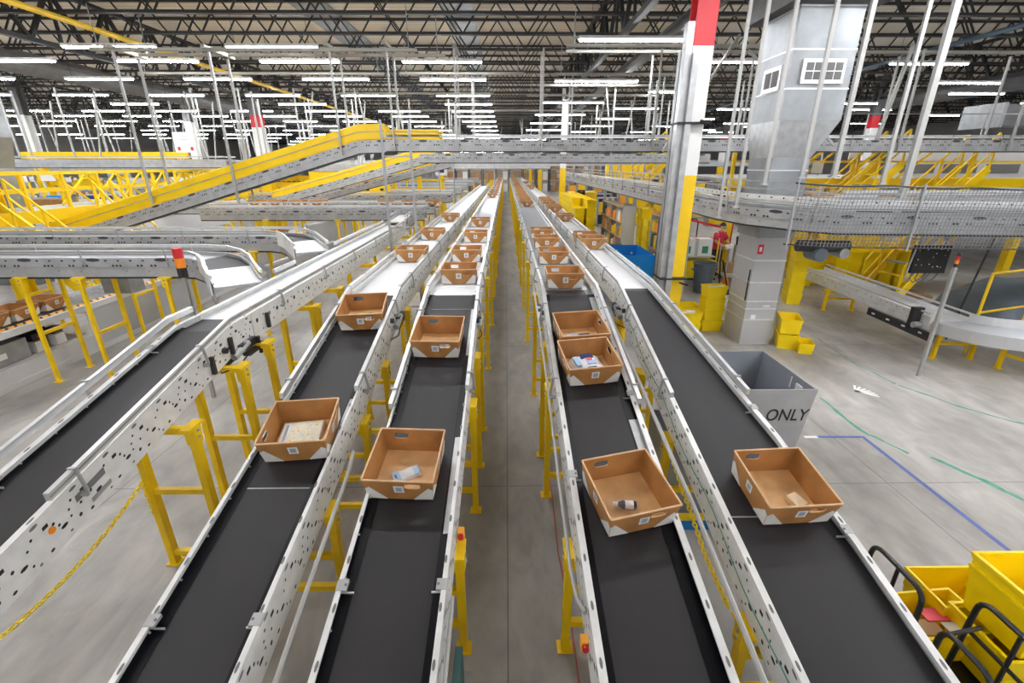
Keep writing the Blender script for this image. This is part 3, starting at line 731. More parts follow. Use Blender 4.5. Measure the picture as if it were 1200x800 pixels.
tfar = b.build('brown_tote'); 
used = [0, 0]
def rot_inc(rz, slope):
    return (Matrix.Rotation(math.atan(slope), 4, 'X') @ Matrix.Rotation(math.radians(rz), 4, 'Z')).to_euler()
def put_tote(x, y, z, rz, slope, label, group=None, far=False):
    if far:
        if not used[1]: o = tfar; used[1] = 1
        else: o = tfar.copy(); C.objects.link(o)
        tag(o, label, 'tote', group)
    else:
        if not used[0]: o = tp; used[0] = 1; o['label'] = label
        else: o = dup(tp, (0, 0, 0), label, tree=ttree)
        if group: o['group'] = group
    o.location = (x, y, z+.012); o.rotation_euler = rot_inc(rz, slope); return o
SL = .2115
T1 = put_tote(-1.70, 3.39, zi(3.39), 95, SL, 'brown tote holding a flat printed box on the second belt from the left')
T2 = put_tote(-.765, 3.02, zi(3.02), -3, SL, 'brown tote with a small blue and white packet, nearest left of the aisle')
T3 = put_tote(.86, 2.745, zi(2.745), 13, SL, 'turned brown tote with a dark bottle in clear film, nearest one right of the aisle')
T4 = put_tote(2.02, 2.83, zi(2.83, 6.2), 3, SL, 'brown tote with a small pale wooden block on the rightmost belt')
T5 = put_tote(-.74, 4.80, zi(4.80), -2, SL, 'brown tote holding a flat silver packet, second on the belt left of the aisle')
T6 = put_tote(-1.70, 5.36, zi(5.36), 5, SL, 'brown tote holding crumpled silver packets, at the top of the second belt')
T7 = put_tote(.82, 4.33, zi(4.33), 98, SL, 'brown tote holding a big white and blue pack, pushed against the tote behind')
T8 = put_tote(.815, 4.90, zi(4.90), 97, SL, 'brown tote holding two small blue and red boxes, touching the one in front')
ords = ['first', 'second', 'third', 'fourth', 'fifth', 'sixth', 'seventh', 'eighth', 'ninth', 'tenth', 'eleventh']
def level_totes(x, ys, where, rz=1.5, groupn=None, nlab=5):
    for i, y in enumerate(ys):
        lab = f'brown tote, {ords[i]} on the rollers {where}' if i < nlab else f'distant brown tote on the rollers {where}'
        put_tote(x+random.uniform(-.02, .02), y+.24, 1.98, random.uniform(-rz, rz), 0, lab, None if i < nlab else f'distant brown totes on the rollers {where}', far=y > 15)
level_totes(-1.70, [8.22, 10.82, 14.39], 'behind the second belt from the left', .8)
level_totes(-.70, [6.57, 8.2, 10.43, 13.15, 25.1, 27.5, 29.8, 33, 36.6, 40, 44, 49, 55], 'just left of the centre aisle', .8, nlab=4)
level_totes(.83, [6.3, 8.0, 9.6, 10.9, 19.6, 20.4, 21.6, 22.5, 23.6, 25, 26, 27.3, 28.6, 30, 31.5, 33, 35, 37, 39, 41, 44, 47, 50, 54, 58], 'just right of the centre aisle', .8, nlab=4)
level_totes(1.76, [9.5, 10.15, 14.35, 17.2, 18.0, 19.5, 21, 22.2, 34, 36, 44], 'behind the rightmost belt', .8, nlab=4)

# things lying in the totes
TURN = {}
def inside(T, lx, ly, lz, rz, name, label, cat):
    if T.name in TURN: lx, ly, rz = ly, -lx, rz-90
    r = thing(name, label, cat); mw = T.matrix_basis @ Matrix.Translation((lx, ly, lz)) @ Matrix.Rotation(math.radians(rz), 4, 'Z')
    r.location = mw.to_translation(); r.rotation_euler = mw.to_euler(); return r
for T in (T1, T7, T8): TURN[T.name] = 90
Z0 = (0, 0, 0); FZ = TT+.001
r = inside(T1, -.02, -.015, FZ, 3, 'printed_box', 'flat white and cream printed box lying in a tote on the second belt', 'box')
MB().box(-.16, .16, -.15, .16, 0, .06, 'paper').build('carton', r, loc=Z0)
b = MB(); b.box(-.1, .155, -.145, .155, .06, .0612, 'paperp'); b.build('printed_face', r, loc=Z0)
b = MB(); b.box(-.135, -.115, -.10, .13, .0612, .062, 'labelg'); b.build('grey_stripe', r, loc=Z0)
b = MB(); b.box(.07, .15, -.14, -.09, .0612, .0624, 'pink'); b.build('pink_badge', r, loc=Z0)
b = MB()
for k in range(5):
    for j in range(4): b.cyl((-.07+k*.045, -.06+j*.055, .0612), (-.07+k*.045, -.06+j*.055, .0622), .009, 8, ('amber', 'paper', 'lblue', 'wood', 'wood')[(k*3+j) % 5])
b.build('printed_dots', r, loc=Z0)
r = inside(T2, -.01, -.02, FZ, 30, 'padded_packet', 'small light blue and white packet lying in a tote left of the aisle', 'packet')
b = MB(); n = 9; vs = []
for i in range(n):
    for j in range(n):
        u_, v_ = i/(n-1), j/(n-1); vs.append((-.105+.21*u_, -.06+.12*v_, .004+.018*math.sin(PI*u_)**.5*math.sin(PI*v_)**.5+.002*math.sin(9*u_+7*v_)))
b.add(vs, [(i*n+j, (i+1)*n+j, (i+1)*n+j+1, i*n+j+1) for i in range(n-1) for j in range(n-1)], 'polyw'); b.box(-.104, .104, -.059, .059, 0, .004, 'polyw'); b.build('pouch', r, loc=Z0)
b = MB(); b.box(.055, .095, -.045, .02, .0225, .0245, 'lblue'); b.box(-.1, -.05, -.05, .05, .0205, .0225, 'lblue'); b.box(-.09, -.075, -.02, .02, .0225, .0232, 'navy'); b.build('print', r, loc=Z0)
r = inside(T3, -.03, -.05, FZ, -18, 'bottle_in_film', 'dark bottle with a white label wrapped in clear film in the turned tote', 'bottle')
MB().cyl((-.02, 0, .032), (.075, 0, .032), .03, 16, 'blackp').cyl((-.055, 0, .032), (-.02, 0, .032), .012, 12, 'blackp', .03).cyl((-.085, 0, .032), (-.055, 0, .032), .016, 12, 'polyw').build('bottle_body', r, loc=Z0)
MB().cyl((-.005, 0, .032), (.055, 0, .032), .0308, 16, 'polyw', caps=False).build('label', r, loc=Z0)
b = MB(); n = 10; vs = []
for i in range(n):
    for j in range(n):
        u_, v_ = i/(n-1), j/(n-1); vs.append((-.13+.24*u_, -.085+.15*v_, .002+.066*math.sin(PI*u_)**.6*math.sin(PI*v_)**.6+.004*math.sin(17*u_+13*v_)))
b.add(vs, [(i*n+j, (i+1)*n+j, (i+1)*n+j+1, i*n+j+1) for i in range(n-1) for j in range(n-1)], 'poly'); b.build('clear_film', r, loc=Z0)
r = inside(T4, .10, -.075, FZ, 20, 'wooden_block', 'small pale wooden block in the tote on the rightmost belt', 'block')
b = MB(); b.hexa([(-.05, -.06, 0), (.05, -.06, 0), (.05, .06, 0), (-.05, .06, 0)], [(-.046, -.056, .035), (.046, -.056, .035), (.046, .056, .035), (-.046, .056, .035)], 'wood'); b.build('block_body', r, loc=Z0)
r = inside(T5, .02, -.05, FZ, 8, 'silver_packet', 'flat silver and grey packet in the second tote left of the aisle', 'packet')
MB().box(-.11, .11, -.06, .06, 0, .022, 'galv').build('pouch', r, loc=Z0); MB().box(.06, .1, .0, .05, .022, .0235, 'paper').box(-.1, .05, -.05, .05, .022, .0225, 'duct').build('label', r, loc=Z0)
r = inside(T6, .06, -.0, FZ, 25, 'crumpled_packet', 'crumpled silver packets in the tote at the top of the second belt', 'packet')
b = MB(); n = 9; vs = []
for i in range(n):
    for j in range(n):
        u_, v_ = i/(n-1), j/(n-1); vs.append((-.1+.2*u_, -.07+.14*v_, .002+.06*math.sin(PI*u_)**.6*math.sin(PI*v_)**.6*(1+.35*math.sin(23*u_+5*v_)*math.cos(19*v_))))
b.add(vs, [(i*n+j, (i+1)*n+j, (i+1)*n+j+1, i*n+j+1) for i in range(n-1) for j in range(n-1)], 'steel'); b.build('foil', r, loc=Z0)
r = inside(T7, -.0, -.02, FZ, 6, 'soft_pack', 'big white pack with navy and light blue print filling a tote', 'package')
b = MB(); n = 14; vs = []
for i in range(n):
    for j in range(n):
        u_, v_ = i/(n-1), j/(n-1); vs.append((-.17+.34*u_+.01*math.sin(9*v_), -.17+.36*v_, .002+.12*(math.sin(PI*u_)**.35)*(math.sin(PI*v_)**.35)+.005*math.sin(21*u_)*math.sin(17*v_)))
b.add(vs, [(i*n+j, (i+1)*n+j, (i+1)*n+j+1, i*n+j+1) for i in range(n-1) for j in range(n-1)], 'polyw'); b.build('wrapper', r, smooth=True, loc=Z0)
b = MB(); b.hexa([(-.06, .06, .11), (.07, .06, .11), (.06, .13, .11), (-.05, .13, .11)], [(-.06, .06, .128), (.07, .06, .128), (.06, .13, .122), (-.05, .13, .122)], 'navy'); b.hexa([(-.06, -.16, .06), (.05, -.16, .06), (.04, -.10, .11), (-.05, -.10, .11)], [(-.06, -.162, .09), (.05, -.162, .09), (.04, -.10, .125), (-.05, -.10, .125)], 'navy')
b.box(-.14, -.09, -.05, .1, .10, .125, 'lblue'); b.box(-.02, .06, -.05, -.0, .11, .129, 'lblue'); b.box(-.01, .04, .01, .05, .11, .1295, 'pink'); b.build('print', r, loc=Z0)
r = inside(T8, -.09, -.06, FZ, 5, 'small_blue_box', 'small blue-grey box in the tote behind the white pack', 'box'); MB().box(-.06, .06, -.06, .06, 0, .07, 'lblue').build('carton', r, loc=Z0); MB().box(-.04, .04, -.04, .04, .07, .0705, 'labelg').build('print', r, loc=Z0)
r = inside(T8, .05, -.06, FZ, 0, 'small_red_box', 'small blue and red box in the tote behind the white pack', 'box'); MB().box(-.06, .06, -.06, .06, 0, .07, 'navy').build('carton', r, loc=Z0); MB().cyl((.01, -.02, .07), (.01, -.02, .0706), .035, 12, 'pink').build('print', r, loc=Z0)

# ------------------------------------------------------------------ cross conveyors
def conv(path, W, label, name='cross_conveyor', guardz=True, st=None, roll='roller', nroll=0, frames=(1, 1), pats=(PATC, None), smax=26, belt_m=None, stw=.06, rail_u=.0, hgt=.25, bars=(.9,), ovals=True, beltrng=None, gh=.05, ym='yel', fm='frame2'):
    r = thing(name, label, 'conveyor', (path[0][0], path[0][1], 0))
    R_, L_ = offset_path(path, W/2), offset_path(path, -W/2)
    prof = [(0, -hgt), (0, .06), (-.03, .06), (-.03, .048), (-.012, .048), (-.012, -hgt+.012), (-.035, -hgt+.012), (-.035, -hgt)]
    prof2 = prof
    b = MB(); b.sweep(R_, prof, 1, fm)
    if pats[0]: holes(b, R_, 1, 0, pats[0], smax, pitch=1.1)
    b.sweep(R_, [(.0, -.09), (.012, -.095), (.012, -.085)], 1, 'galv2')
    b.build('side_frame', r)
    b = MB(); b.sweep(L_, prof, -1, fm); b.build('side_frame', r)
    belt(r, offset_path(path, -W/2+.014), offset_path(path, W/2-.014), 'belt' if belt_m else 'roller_bed', belt_m or 'rollerg', 0, .03)
    b = MB(); b.sweep(R_, [(-.04, -hgt-.03), (.0, -hgt-.03), (.0, -hgt), (-.04, -hgt)], 1, 'blackp'); b.build('lower_strip', r)
    if guardz:
        guard(r, R_, 1, .0, .13, gh, .03, brackets=False); guard(r, L_, -1, .0, .13, gh, .03, brackets=False)
        tot = seglen(R_)[-1]; s = .3
        while s < min(tot, smax) and path[0][1] < 15:
            for PP, sd in ((R_, 1), (L_, -1)):
                p, t = at(PP, s); rr = Vector((t.y, -t.x, 0)).normalized()*sd; MB().bar(p+rr*.02+Vector((0, 0, -.08)), p+rr*.03+Vector((0, 0, .14+gh)), .016, .016, 'galv').build('rail_bracket', r)
            s += 1.35
    if st:
        for (px, py, dx, dy, zt) in st: stand(r, (px, py), (dx, dy), W/2+.02, zt-hgt, w=stw, bars=bars, m=ym)
    return r
# conveyor A (near) and its merging chute
pA = [(-22, 7.9, 2.13), (-5.35, 7.9, 2.13), (-4.95, 7.82, 2.13), (-4.6, 7.55, 2.12), (-4.3, 7.2, 2.10), (-4.05, 6.82, 2.06), (-3.74, 6.4, 2.03)]
rA = conv(pA, .62, 'nearest cross conveyor at left, curving down to merge onto the leftmost lane', belt_m=None, st=[(-5.6, 7.9, 0, 1, 2.13), (-7.0, 7.9, 0, 1, 2.13), (-7.95, 7.9, 0, 1, 2.13), (-10.7, 7.9, 0, 1, 2.13)])
pB = [(-26, 10.35, 2.13), (-5.0, 10.35, 2.13), (-4.6, 10.2, 2.12), (-4.3, 9.9, 2.1), (-4.05, 9.52, 2.07), (-3.74, 9.05, 2.03)]
rB = conv(pB, .62, 'second cross conveyor at left, merging onto the leftmost lane further back', st=[(-5.4, 10.35, 0, 1, 2.13), (-8.2, 10.35, 0, 1, 2.13), (-10.6, 10.35, 0, 1, 2.13), (-12.8, 10.35, 0, 1, 2.13)])
# merging chutes: a dark belt patch then white rollers, lying on the conveyor's run-out
for root, P in ((rA, pA), (rB, pB)):
    a, c, d, e, f = [Vector(p) for p in (P[-5], P[-4], P[-3], P[-2], P[-1])]
    lo = offset_path(P, -.29); hi = offset_path(P, .29)
    n = len(P); q = MB(); seg = range(n-4, n-1)
    belt(root, [p+Vector((0, 0, .006)) for p in lo[n-5:n-2]], [p+Vector((0, 0, .006)) for p in hi[n-5:n-2]], 'chute_belt', 'belt')
    MB().sweep(offset_path(P, .325)[n-4:], [(0, -.1), (.02, -.1), (.02, .2), (0, .2)], 1, 'frame').build('chute_fence', root)
    belt(root, [p+Vector((0, 0, .006)) for p in lo[n-3:n]], [p+Vector((0, 0, .006)) for p in hi[n-3:n]], 'chute_rollers', 'roller')
# signal tower in front of conveyor A
def stack_light(x, y, z0, z1, label, cols=('red', 'orange', 'blackp'), m='rod', s=.075, group=None):
    r = thing('signal_tower', label, 'signal light', (x, y, z0), group)
    MB().bar((x, y, z0), (x, y, z1), .05, .05, m).build('post', r); z = z1
    for c in cols[::-1]:
        MB().cyl((x, y, z), (x, y, z+s*1.2), s*.55, 12, c).build('lamp_segment', r); z += s*1.2
    return r
stack_light(-4.86, 6.95, 0, 2.02, 'signal tower with red, orange and black segments in front of the nearest cross conveyor', s=.12)

# farther cross conveyors on the left
zc = 2.12
for (y, x1, lab, W) in ((16.4, -2.75, 'third cross conveyor at left, running to the lanes behind the tall grey ladder', .62), (18.6, -2.75, 'fourth cross conveyor at left carrying brown totes', .62), (24.3, -2.75, 'fifth cross conveyor back in the left hall', .7), (27.0, -2.9, 'sixth cross conveyor back in the left hall', .7),
                     (31.5, -2.9, 'seventh cross conveyor back in the left hall', .7), (36.5, -2.9, 'eighth cross conveyor deep in the left hall', .8), (43, -2.9, 'ninth cross conveyor deep in the left hall', .8), (52, -2.9, 'farthest low cross conveyor in the left hall', .8)):
    x0 = -10.2 if y == 16.4 else (-12.6 if y < 28 else -14 - (y-16)*.8)
    st = [(x1-.5-2.4*k, y, 0, 1, zc) for k in range(int((x1-x0)/2.4))][:8]
    conv([(x0, y, zc), (x1, y, zc)], W, lab, st=st, smax=22)
for k in range(7):
    put_tote(-9.5+k*.78 if k < 4 else -6+k*.9-2.2, 18.6, zc, 90, 0, 'distant brown tote riding on the fourth cross conveyor at left', 'distant totes on the fourth cross conveyor', far=True)
# diverging lines right behind lane 0
conv([(-3.3, 14.4, 2.0), (-3.3, 16.0, 2.05)], .5, 'short white roller run behind the leftmost lane', guardz=True, belt_m='roller')

# elevated crossing conveyors
def hangers(xs, y0, z0, z1=6.3, w=.045, label='', group=None, m='rod', dy=.36, lean=0, far=False):
    for x in xs:
        for s in (-1, 1):
            o = MB().bar((x, y0+s*dy, z0), (x+lean, y0+s*dy, z1), w, w, m).build('hanger_rod', loc=(x, y0+s*dy, z0)); tag(o, label, 'support rod', group)
def strut(x0, x1, y, z, label, group=None, w=.1):
    o = MB().bar((x0, y, z), (x1, y, z), w, .07, 'strut').build('support_strut', loc=(x0, y, z)); tag(o, label, 'strut', group)
    for xx in (x0+.2, x1-.2): MB().cyl((xx, y, z+.03), (xx, y, 7.2), .012, 5, 'galv2').build('drop_rod', o)
zE = 4.16
rE = conv([(-3.2, 13.75, zE), (34, 13.75, zE)], .62, 'long elevated grey conveyor crossing high over all the lanes', 'elevated_conveyor', smax=20, pats=(PATC, None), hgt=.22)
r2 = conv([(-3.0, 17.6, 3.89), (7.1, 17.6, 3.89)], .62, 'second elevated grey conveyor just behind the first crossing one', 'elevated_conveyor', smax=20, hgt=.22)
# yellow inclined conveyor
pI = [(-12.75, 13.75, 1.63), (-3.9, 13.75, zE-.02), (-3.2, 13.75, zE)]
rI = conv(pI, .62, 'long inclined conveyor with bright yellow side guards climbing to the crossing conveyor', 'inclined_conveyor', guardz=False, smax=14)
def yguard(root, P, W, h0=.08, h1=.44, m='yelb'):
    for sd in (1, -1):
        Q = offset_path(P, W/2*sd); b = MB(); b.sweep(Q, [(.0, h0), (.015, h0), (.015, h0+.17), (.03, h0+.17), (.03, h0+.2), (.015, h0+.2), (.015, h1), (-.02, h1+.01), (-.02, h1), (0, h1-.01)], sd, m)
        b.sweep(Q, [(.02, h0+.175), (.036, h0+.175), (.036, h0+.195), (.02, h0+.195)], sd, 'galv2'); b.build('yellow_guard', root)
yguard(rI, pI, .62)
yguard(rE, [(-3.15, 13.75, zE), (-1.75, 13.75, zE)], .62, .07, .3)
for (P, lab) in (([(-9.6, 20.4, 2.25), (-2.9, 20.4, 3.98)], 'second yellow-guarded inclined conveyor, behind the long one'), ([(-8.2, 22.0, 2.35), (-2.4, 22.0, 3.75), ], 'third yellow-guarded inclined conveyor, farther behind')):
    q = conv(P, .6, lab, 'inclined_conveyor', guardz=False, smax=8); yguard(q, P, .6, .08, .36, 'yelb')
hg = 'pale hanger rod holding up the long yellow inclined conveyor'
hangers([-9.65, -7.32], 13.75, 2.6, 6.2, .055, hg, hg.replace('rod', 'rods'), dy=.42)
hangers([-4.36], 13.75, 3.85, 6.25, .05, 'pale hanger rod by the top of the long yellow incline', 'rods at the top of the yellow incline', dy=.4)
he = 'pale hanger rod holding up the crossing elevated conveyor'
hangers([-2.95, -1.28, .95, 3.9, 6.6], 13.75, 3.95, 6.3, .045, he, he.replace('rod', 'rods'), dy=.4)
hangers([10.5, 13.5, 16.5], 13.75, 3.95, 6.3, .05, he+' at the right', 'rods of the crossing conveyor at right', dy=.4)
hangers([-1.1, 2.2, 5.2, 8.2], 17.6, 3.75, 6.3, .045, 'pale hanger rod of the second crossing conveyor', 'rods of the second crossing conveyor', dy=.4)
strut(-10.2, -2.2, 13.35, 6.25, 'long beige strut under the roof joists at upper left, nearer of two')
strut(-9.6, -1.6, 14.2, 6.3, 'long beige strut under the roof joists at upper left, farther of two')
for k, (x0, x1, y, z) in enumerate(((-3.4, .6, 17.1, 6.35), (1.5, 7.6, 13.3, 6.35), (1.6, 8, 14.2, 6.4), (1.6, 6.5, 17.2, 6.35), (1.2, 6.5, 19.8, 6.4), (.9, 6.5, 22.5, 6.4), (8.5, 15, 14.2, 6.4), (-7, -.5, 22, 6.4), (-7, 6, 28, 6.35), (-12, -4, 17.5, 6.4))):
    strut(x0, x1, y, z, 'beige strut crossing under the roof joists', 'beige struts under the roof joists')
for (xs, z) in ((-9.65, 6.2), (-7.32, 6.2), (-4.36, 6.25), (-2.95, 6.3), (-1.28, 6.3)):
    o = MB().bar((xs, 13.1, z+.08), (xs, 14.5, z+.08), .09, .08, 'strut').build('support_strut', loc=(xs, 13.1, z)); tag(o, 'short beige strut on top of a pair of hanger rods', 'strut', 'short struts on the hanger rods')
# forests of rods and upper lines in the background
for j, (y, xs, z0) in enumerate(((21.0, (-20, -17.5, -12.5, -10.4, -8.2, -5.8), 3.9), (24.3, (-22, -18.7, -16, -14.1, -11.6, -9.3, -6.9, -4.6, -2.4), 3.3), (29, (-26, -23, -19.5, -15, -12, -8.8, -6, -3.2), 3.4), (34, (-28, -22, -17, -13.5, -10, -7, -4, -1.5, 1.2), 3.6), (40, (-30, -24, -18, -12, -8, -4, -1, 2), 3.7), (48, (-32, -25, -19, -13, -8, -4), 3.7))):
    for i, x in enumerate(xs):
        for s in (-1, 1):
            lean = (.0, .5, -.4)[(i+j) % 3] if s > 0 else 0
            xx = x+random.uniform(-.3, .3); yy = y+s*.45
            o = MB().bar((xx, yy, z0), (xx+lean, yy, 6.4), .055, .05, 'rod').build('hanger_rod', loc=(xx, yy, z0)); tag(o, 'far pale hanger rod in the left background under the roof', 'support rod', 'far hanger rods in the left background')
for i, (x, y, l) in enumerate(((4.2, 20, .0), (4.35, 20, -.5), (4.9, 22, .6), (5.6, 20, 0), (3.9, 23, .5), (6.2, 24, -.4), (4.6, 26, 0), (3.8, 28, .4), (5.4, 28, -.3), (6.8, 21, .4), (7.6, 24, 0), (5.2, 31, 0), (3.9, 34, 0), (4.9, 36, 0), (6, 38, 0), (8.6, 30, .3), (9.6, 26, -.3), (11, 24, 0), (12.4, 28, .5), (14, 22, 0), (15.5, 26, 0), (10.2, 34, 0), (12, 38, 0))):
    o = MB().bar((x, y, 2.95), (x+l, y, 6.4), .06, .055, 'rod').build('hanger_rod', loc=(x, y, 2.95)); tag(o, 'far pale hanger rod in the right background under the roof', 'support rod', 'far hanger rods in the right background')
for (y, z, x0, x1, lab) in ((21, 3.75, -30, -11.5, 'dark grey elevated conveyor behind the left walkway'), (28.5, 3.5, -34, -4, 'grey elevated conveyor deep in the left background'), (34, 3.6, -34, 3, 'grey elevated conveyor crossing far behind, by the distant columns'), (40, 3.75, -36, 24, 'far grey elevated conveyor crossing the whole hall'), (48, 3.8, -36, 30, 'farther grey elevated conveyor crossing the whole hall'), (60, 3.9, -40, 34, 'farthest grey elevated conveyor crossing the whole hall')):
    conv([(x0, y, z), (x1, y, z)], .8, lab, 'elevated_conveyor', smax=6, pats=(None, None))
o = MB().box(-21, -13.8, 21.9, 22.0, 3.85, 4.12, 'yelb').build('yellow_guard_rail'); tag(o, 'straight yellow guard on the elevated conveyor behind the left walkway', 'guard')
o = MB().box(-9, 2.6, 45.5, 45.6, 3.36, 3.52, 'yelb').build('yellow_guard_rail'); tag(o, 'thin distant yellow rail across the middle background', 'guard')

# grey access ladder between the lanes
r = thing('access_ladder', 'tall grey ladder standing between the leftmost and second lanes', 'ladder', (-2.7, 11, 0))
for x in (-2.69, -2.08):
    MB().bar((x, 11, 0), (x, 11, 4.5), .05, .04, 'galv2').build('rail', r)
for k in range(11): MB().bar((-2.69, 11, .35+k*.38), (-2.08, 11, .35+k*.38), .035, .03, 'galv2').build('rung', r)
for x in (-.95, -.2, 1.9):
    o = MB().bar((x-2.5, 25.6, 0), (x-2.5, 25.6, 4.5), .06, .05, 'galv2').build('grey_post'); tag(o, 'thin grey post standing far behind between the conveyors', 'post', 'thin grey posts far behind')

# ------------------------------------------------------------------ left sorter with amber striped edge
r = thing('sorter_conveyor', 'low grey-sided sorter conveyor with amber striped edge along the left', 'conveyor', (-8.45, 5, 0))
b = MB(); b.box(-8.47, -8.45, 9.05, 26, .10, .86, 'grey'); b.box(-8.47, -8.45, 3, 7.0, .1, .86, 'grey'); b.box(-8.47, -8.45, 7.0, 9.05, .10, .36, 'lgrey'); b.build('side_panel', r)
b = MB(); b.box(-8.5, -8.42, 3, 26, .86, .97, 'lgrey'); b.box(-8.49, -8.43, 3, 26, 0, .1, 'lgrey')
for y in (9.05, 11.4, 14, 17): b.box(-8.455, -8.44, y-.02, y+.02, .1, .86, 'lgrey')
b.build('edge_rail', r)
MB().box(-8.62, -8.50, 3, 26, .93, .975, 'stripe').build('striped_edge', r)
b = MB(); b.box(-9.5, -9.44, 3, 26, .80, 1.0, 'lgrey'); b.box(-9.44, -8.6, 3, 26, .80, .84, 'galv2'); b.build('bed', r)
rollers(r, [(-9.03, 3.2, .93), (-9.03, 26, .93)], .4, .2, 22, pitch=.15, nind=40, m='galv', r=.035)
b = MB(); b.box(-9.4, -8.6, 6.95, 9.05, .36, .38, 'grey'); b.box(-9.4, -9.38, 6.95, 9.05, .38, .8, 'black'); b.build('equipment_bay', r)
r = thing('control_cabinet', 'dark grey control cabinet in the open bay of the left sorter', 'cabinet', (-8.7, 7.4, .385))
MB().box(-8.95, -8.55, 6.9, 7.85, .385, .74, 'galv2').build('case', r); MB().box(-8.549, -8.545, 7.15, 7.45, .5, .6, 'label').build('label', r)
for i, y in enumerate((8.1, 8.5)):
    r = thing('relay_unit', ('small white relay unit beside the control cabinet in the left sorter', 'small white relay unit at the right end of the left sorter bay')[i], 'relay', (-8.65, y, .385))
    MB().box(-8.72, -8.58, y-.1, y+.1, .385, .58, 'label').build('case', r); MB().box(-8.75, -8.6, y-.1, y+.1, .6, .72, 'blackp').build('head', r); MB().cyl((-8.6, y, .66), (-8.585, y, .66), .025, 8, 'red').build('lamp', r)
for i, (y, lab) in enumerate(((7.65, 'brown tote at the left edge on the amber-edged sorter, nearest one'), (8.22, 'brown tote on the amber-edged sorter, middle of three'), (8.85, 'brown tote on the amber-edged sorter, farthest of three'))):
    put_tote(-8.98-.02*i, y, .965, 90+(-2, 3, 1)[i], 0, lab)
# grey screens farther back
for (x0, y0, x1, y1, h, lab) in ((-8.1, 19.4, -7.6, 23.5, 1.25, 'grey side panel of the sorter seen through the left cross conveyors'), (-6.0, 11.6, -5.7, 15.6, 1.2, 'light grey side panel under the back left cross conveyors')):
    r = thing('side_screen', lab, 'panel', (x0, y0, 0)); MB().bar((x0, y0, h/2), (x1, y1, h/2), .05, h, 'grey').build('screen_panel', r); MB().bar((x0, y0, h+.03), (x1, y1, h+.03), .09, .06, 'lgrey').build('top_rail', r)
for k in range(5):
    y = 14.6+k*1.05
    put_tote(-8.95, y, .965, 88, 0, 'brown tote on the far part of the amber-edged sorter', 'brown totes on the far part of the amber-edged sorter', far=True)
# grey motor box under cross conveyor A
r = thing('motor_box', 'grey box hanging beneath the nearest cross conveyor at left', 'box', (-6.9, 8.6, 1.2)); MB().box(-7.35, -6.85, 8.35, 8.7, 1.4, 1.85, 'galv2').build('case', r); MB().tube([(-7.2, 8.5, 1.8), (-7.25, 8.45, 1.87)], .02, 6, 'blackp').build('cable', r)

# ------------------------------------------------------------------ left walkway
r = thing('yellow_walkway', 'raised yellow walkway with railings at the left', 'walkway', (-13.0, 12, 0))
YW = 25.8
b = MB(); b.box(-13.05, -12.95, 12, YW, 2.08, 2.42, 'yelb'); b.build('edge_beam', r); MB().box(-14.3, -14.2, 12, YW, 2.12, 2.42, 'yelb').build('edge_beam', r)
MB().box(-14.2, -13.05, 12, YW, 2.36, 2.42, 'galv2').build('deck', r)
for X in (-13.0, -14.25):
    MB().box(X-.035, X+.035, 12, YW, 3.34, 3.42, 'yelb').build('handrail', r); MB().box(X-.025, X+.025, 12, YW, 2.88, 2.94, 'yelb').build('middle_rail', r)
    for k in range(12):
        y = 12.1+k*1.24; MB().bar((X, y, 2.42), (X, y, 3.34), .075, .075, 'yelb', up=(0, 1, 0)).build('rail_post', r)
for k in range(5):
    y = 12.3+k*3.3; MB().bar((-13.0, y, 0), (-13.0, y, 2.08), .12, .12, 'yelb', up=(0, 1, 0)).build('support_post', r)
    MB().bar((-13.0, y+.05, 1.5), (-13.0, y+.7, 2.08), .06, .06, 'yelb').build('brace', r)
o = MB().box(-12.94, -12.90, 13.6, 23.5, 1.05, 2.04, 'lgrey').build('grey_cover_panel', r)
def stairs(name, lab, x0, y0, z0, x1, y1, z1, w=.8, m='yelb', n=9, rail=True):
    r = thing(name, lab, 'stairs', (x0, y0, z0)); A = Vector((x0, y0, z0)); B = Vector((x1, y1, z1)); t = (B-A); h = Vector((t.x, t.y, 0)).normalized(); s = Vector((h.y, -h.x, 0))*w/2; Z = Vector((0, 0, 1))
    for sg in (-1, 1):
        MB().bar(A+s*sg, B+s*sg, .05, .22, m).build('stringer', r)
        if rail:
            b = MB(); b.bar(A+s*sg+Z*.95, B+s*sg+Z*.95, .045, .045, m); b.bar(A+s*sg+Z*.5, B+s*sg+Z*.5, .035, .035, m)
            for k in range(4): p = A+t*(k/3)+s*sg; b.bar(p, p+Z*.95, .045, .045, m, up=tuple(h))
            b.build('handrail', r)
    for k in range(1, n):
        p = A+t*(k/n); MB().bar(p-s, p+s, .2, .035, 'galv2' if k % 2 else m).build('step', r)
    return r
stairs('yellow_stairs', 'yellow stairs with handrails coming down from the left walkway', -10.6, 12.3, .1, -12.85, 12.3, 2.3, .8)
stairs('yellow_stairs', 'second yellow stairs behind the long incline, beside the left walkway', -10.9, 15.3, .1, -12.5, 15.3, 2.2, .7)
# yellow crossing truss rails over the walkway
r = thing('yellow_barrier', 'yellow cross-braced barrier behind the left walkway railing', 'barrier', (-13.6, 19, 2.42))
b = MB()
for k in range(7):
    x = -12.6+k*.0; y = 15+k*1.2; b.bar((-13.6, y, 2.45), (-13.6, y+1.1, 3.3), .05, .05, 'yelb'); b.bar((-13.6, y, 3.3), (-13.6, y+1.1, 2.45), .05, .05, 'yelb')
b.build('cross_brace', r)
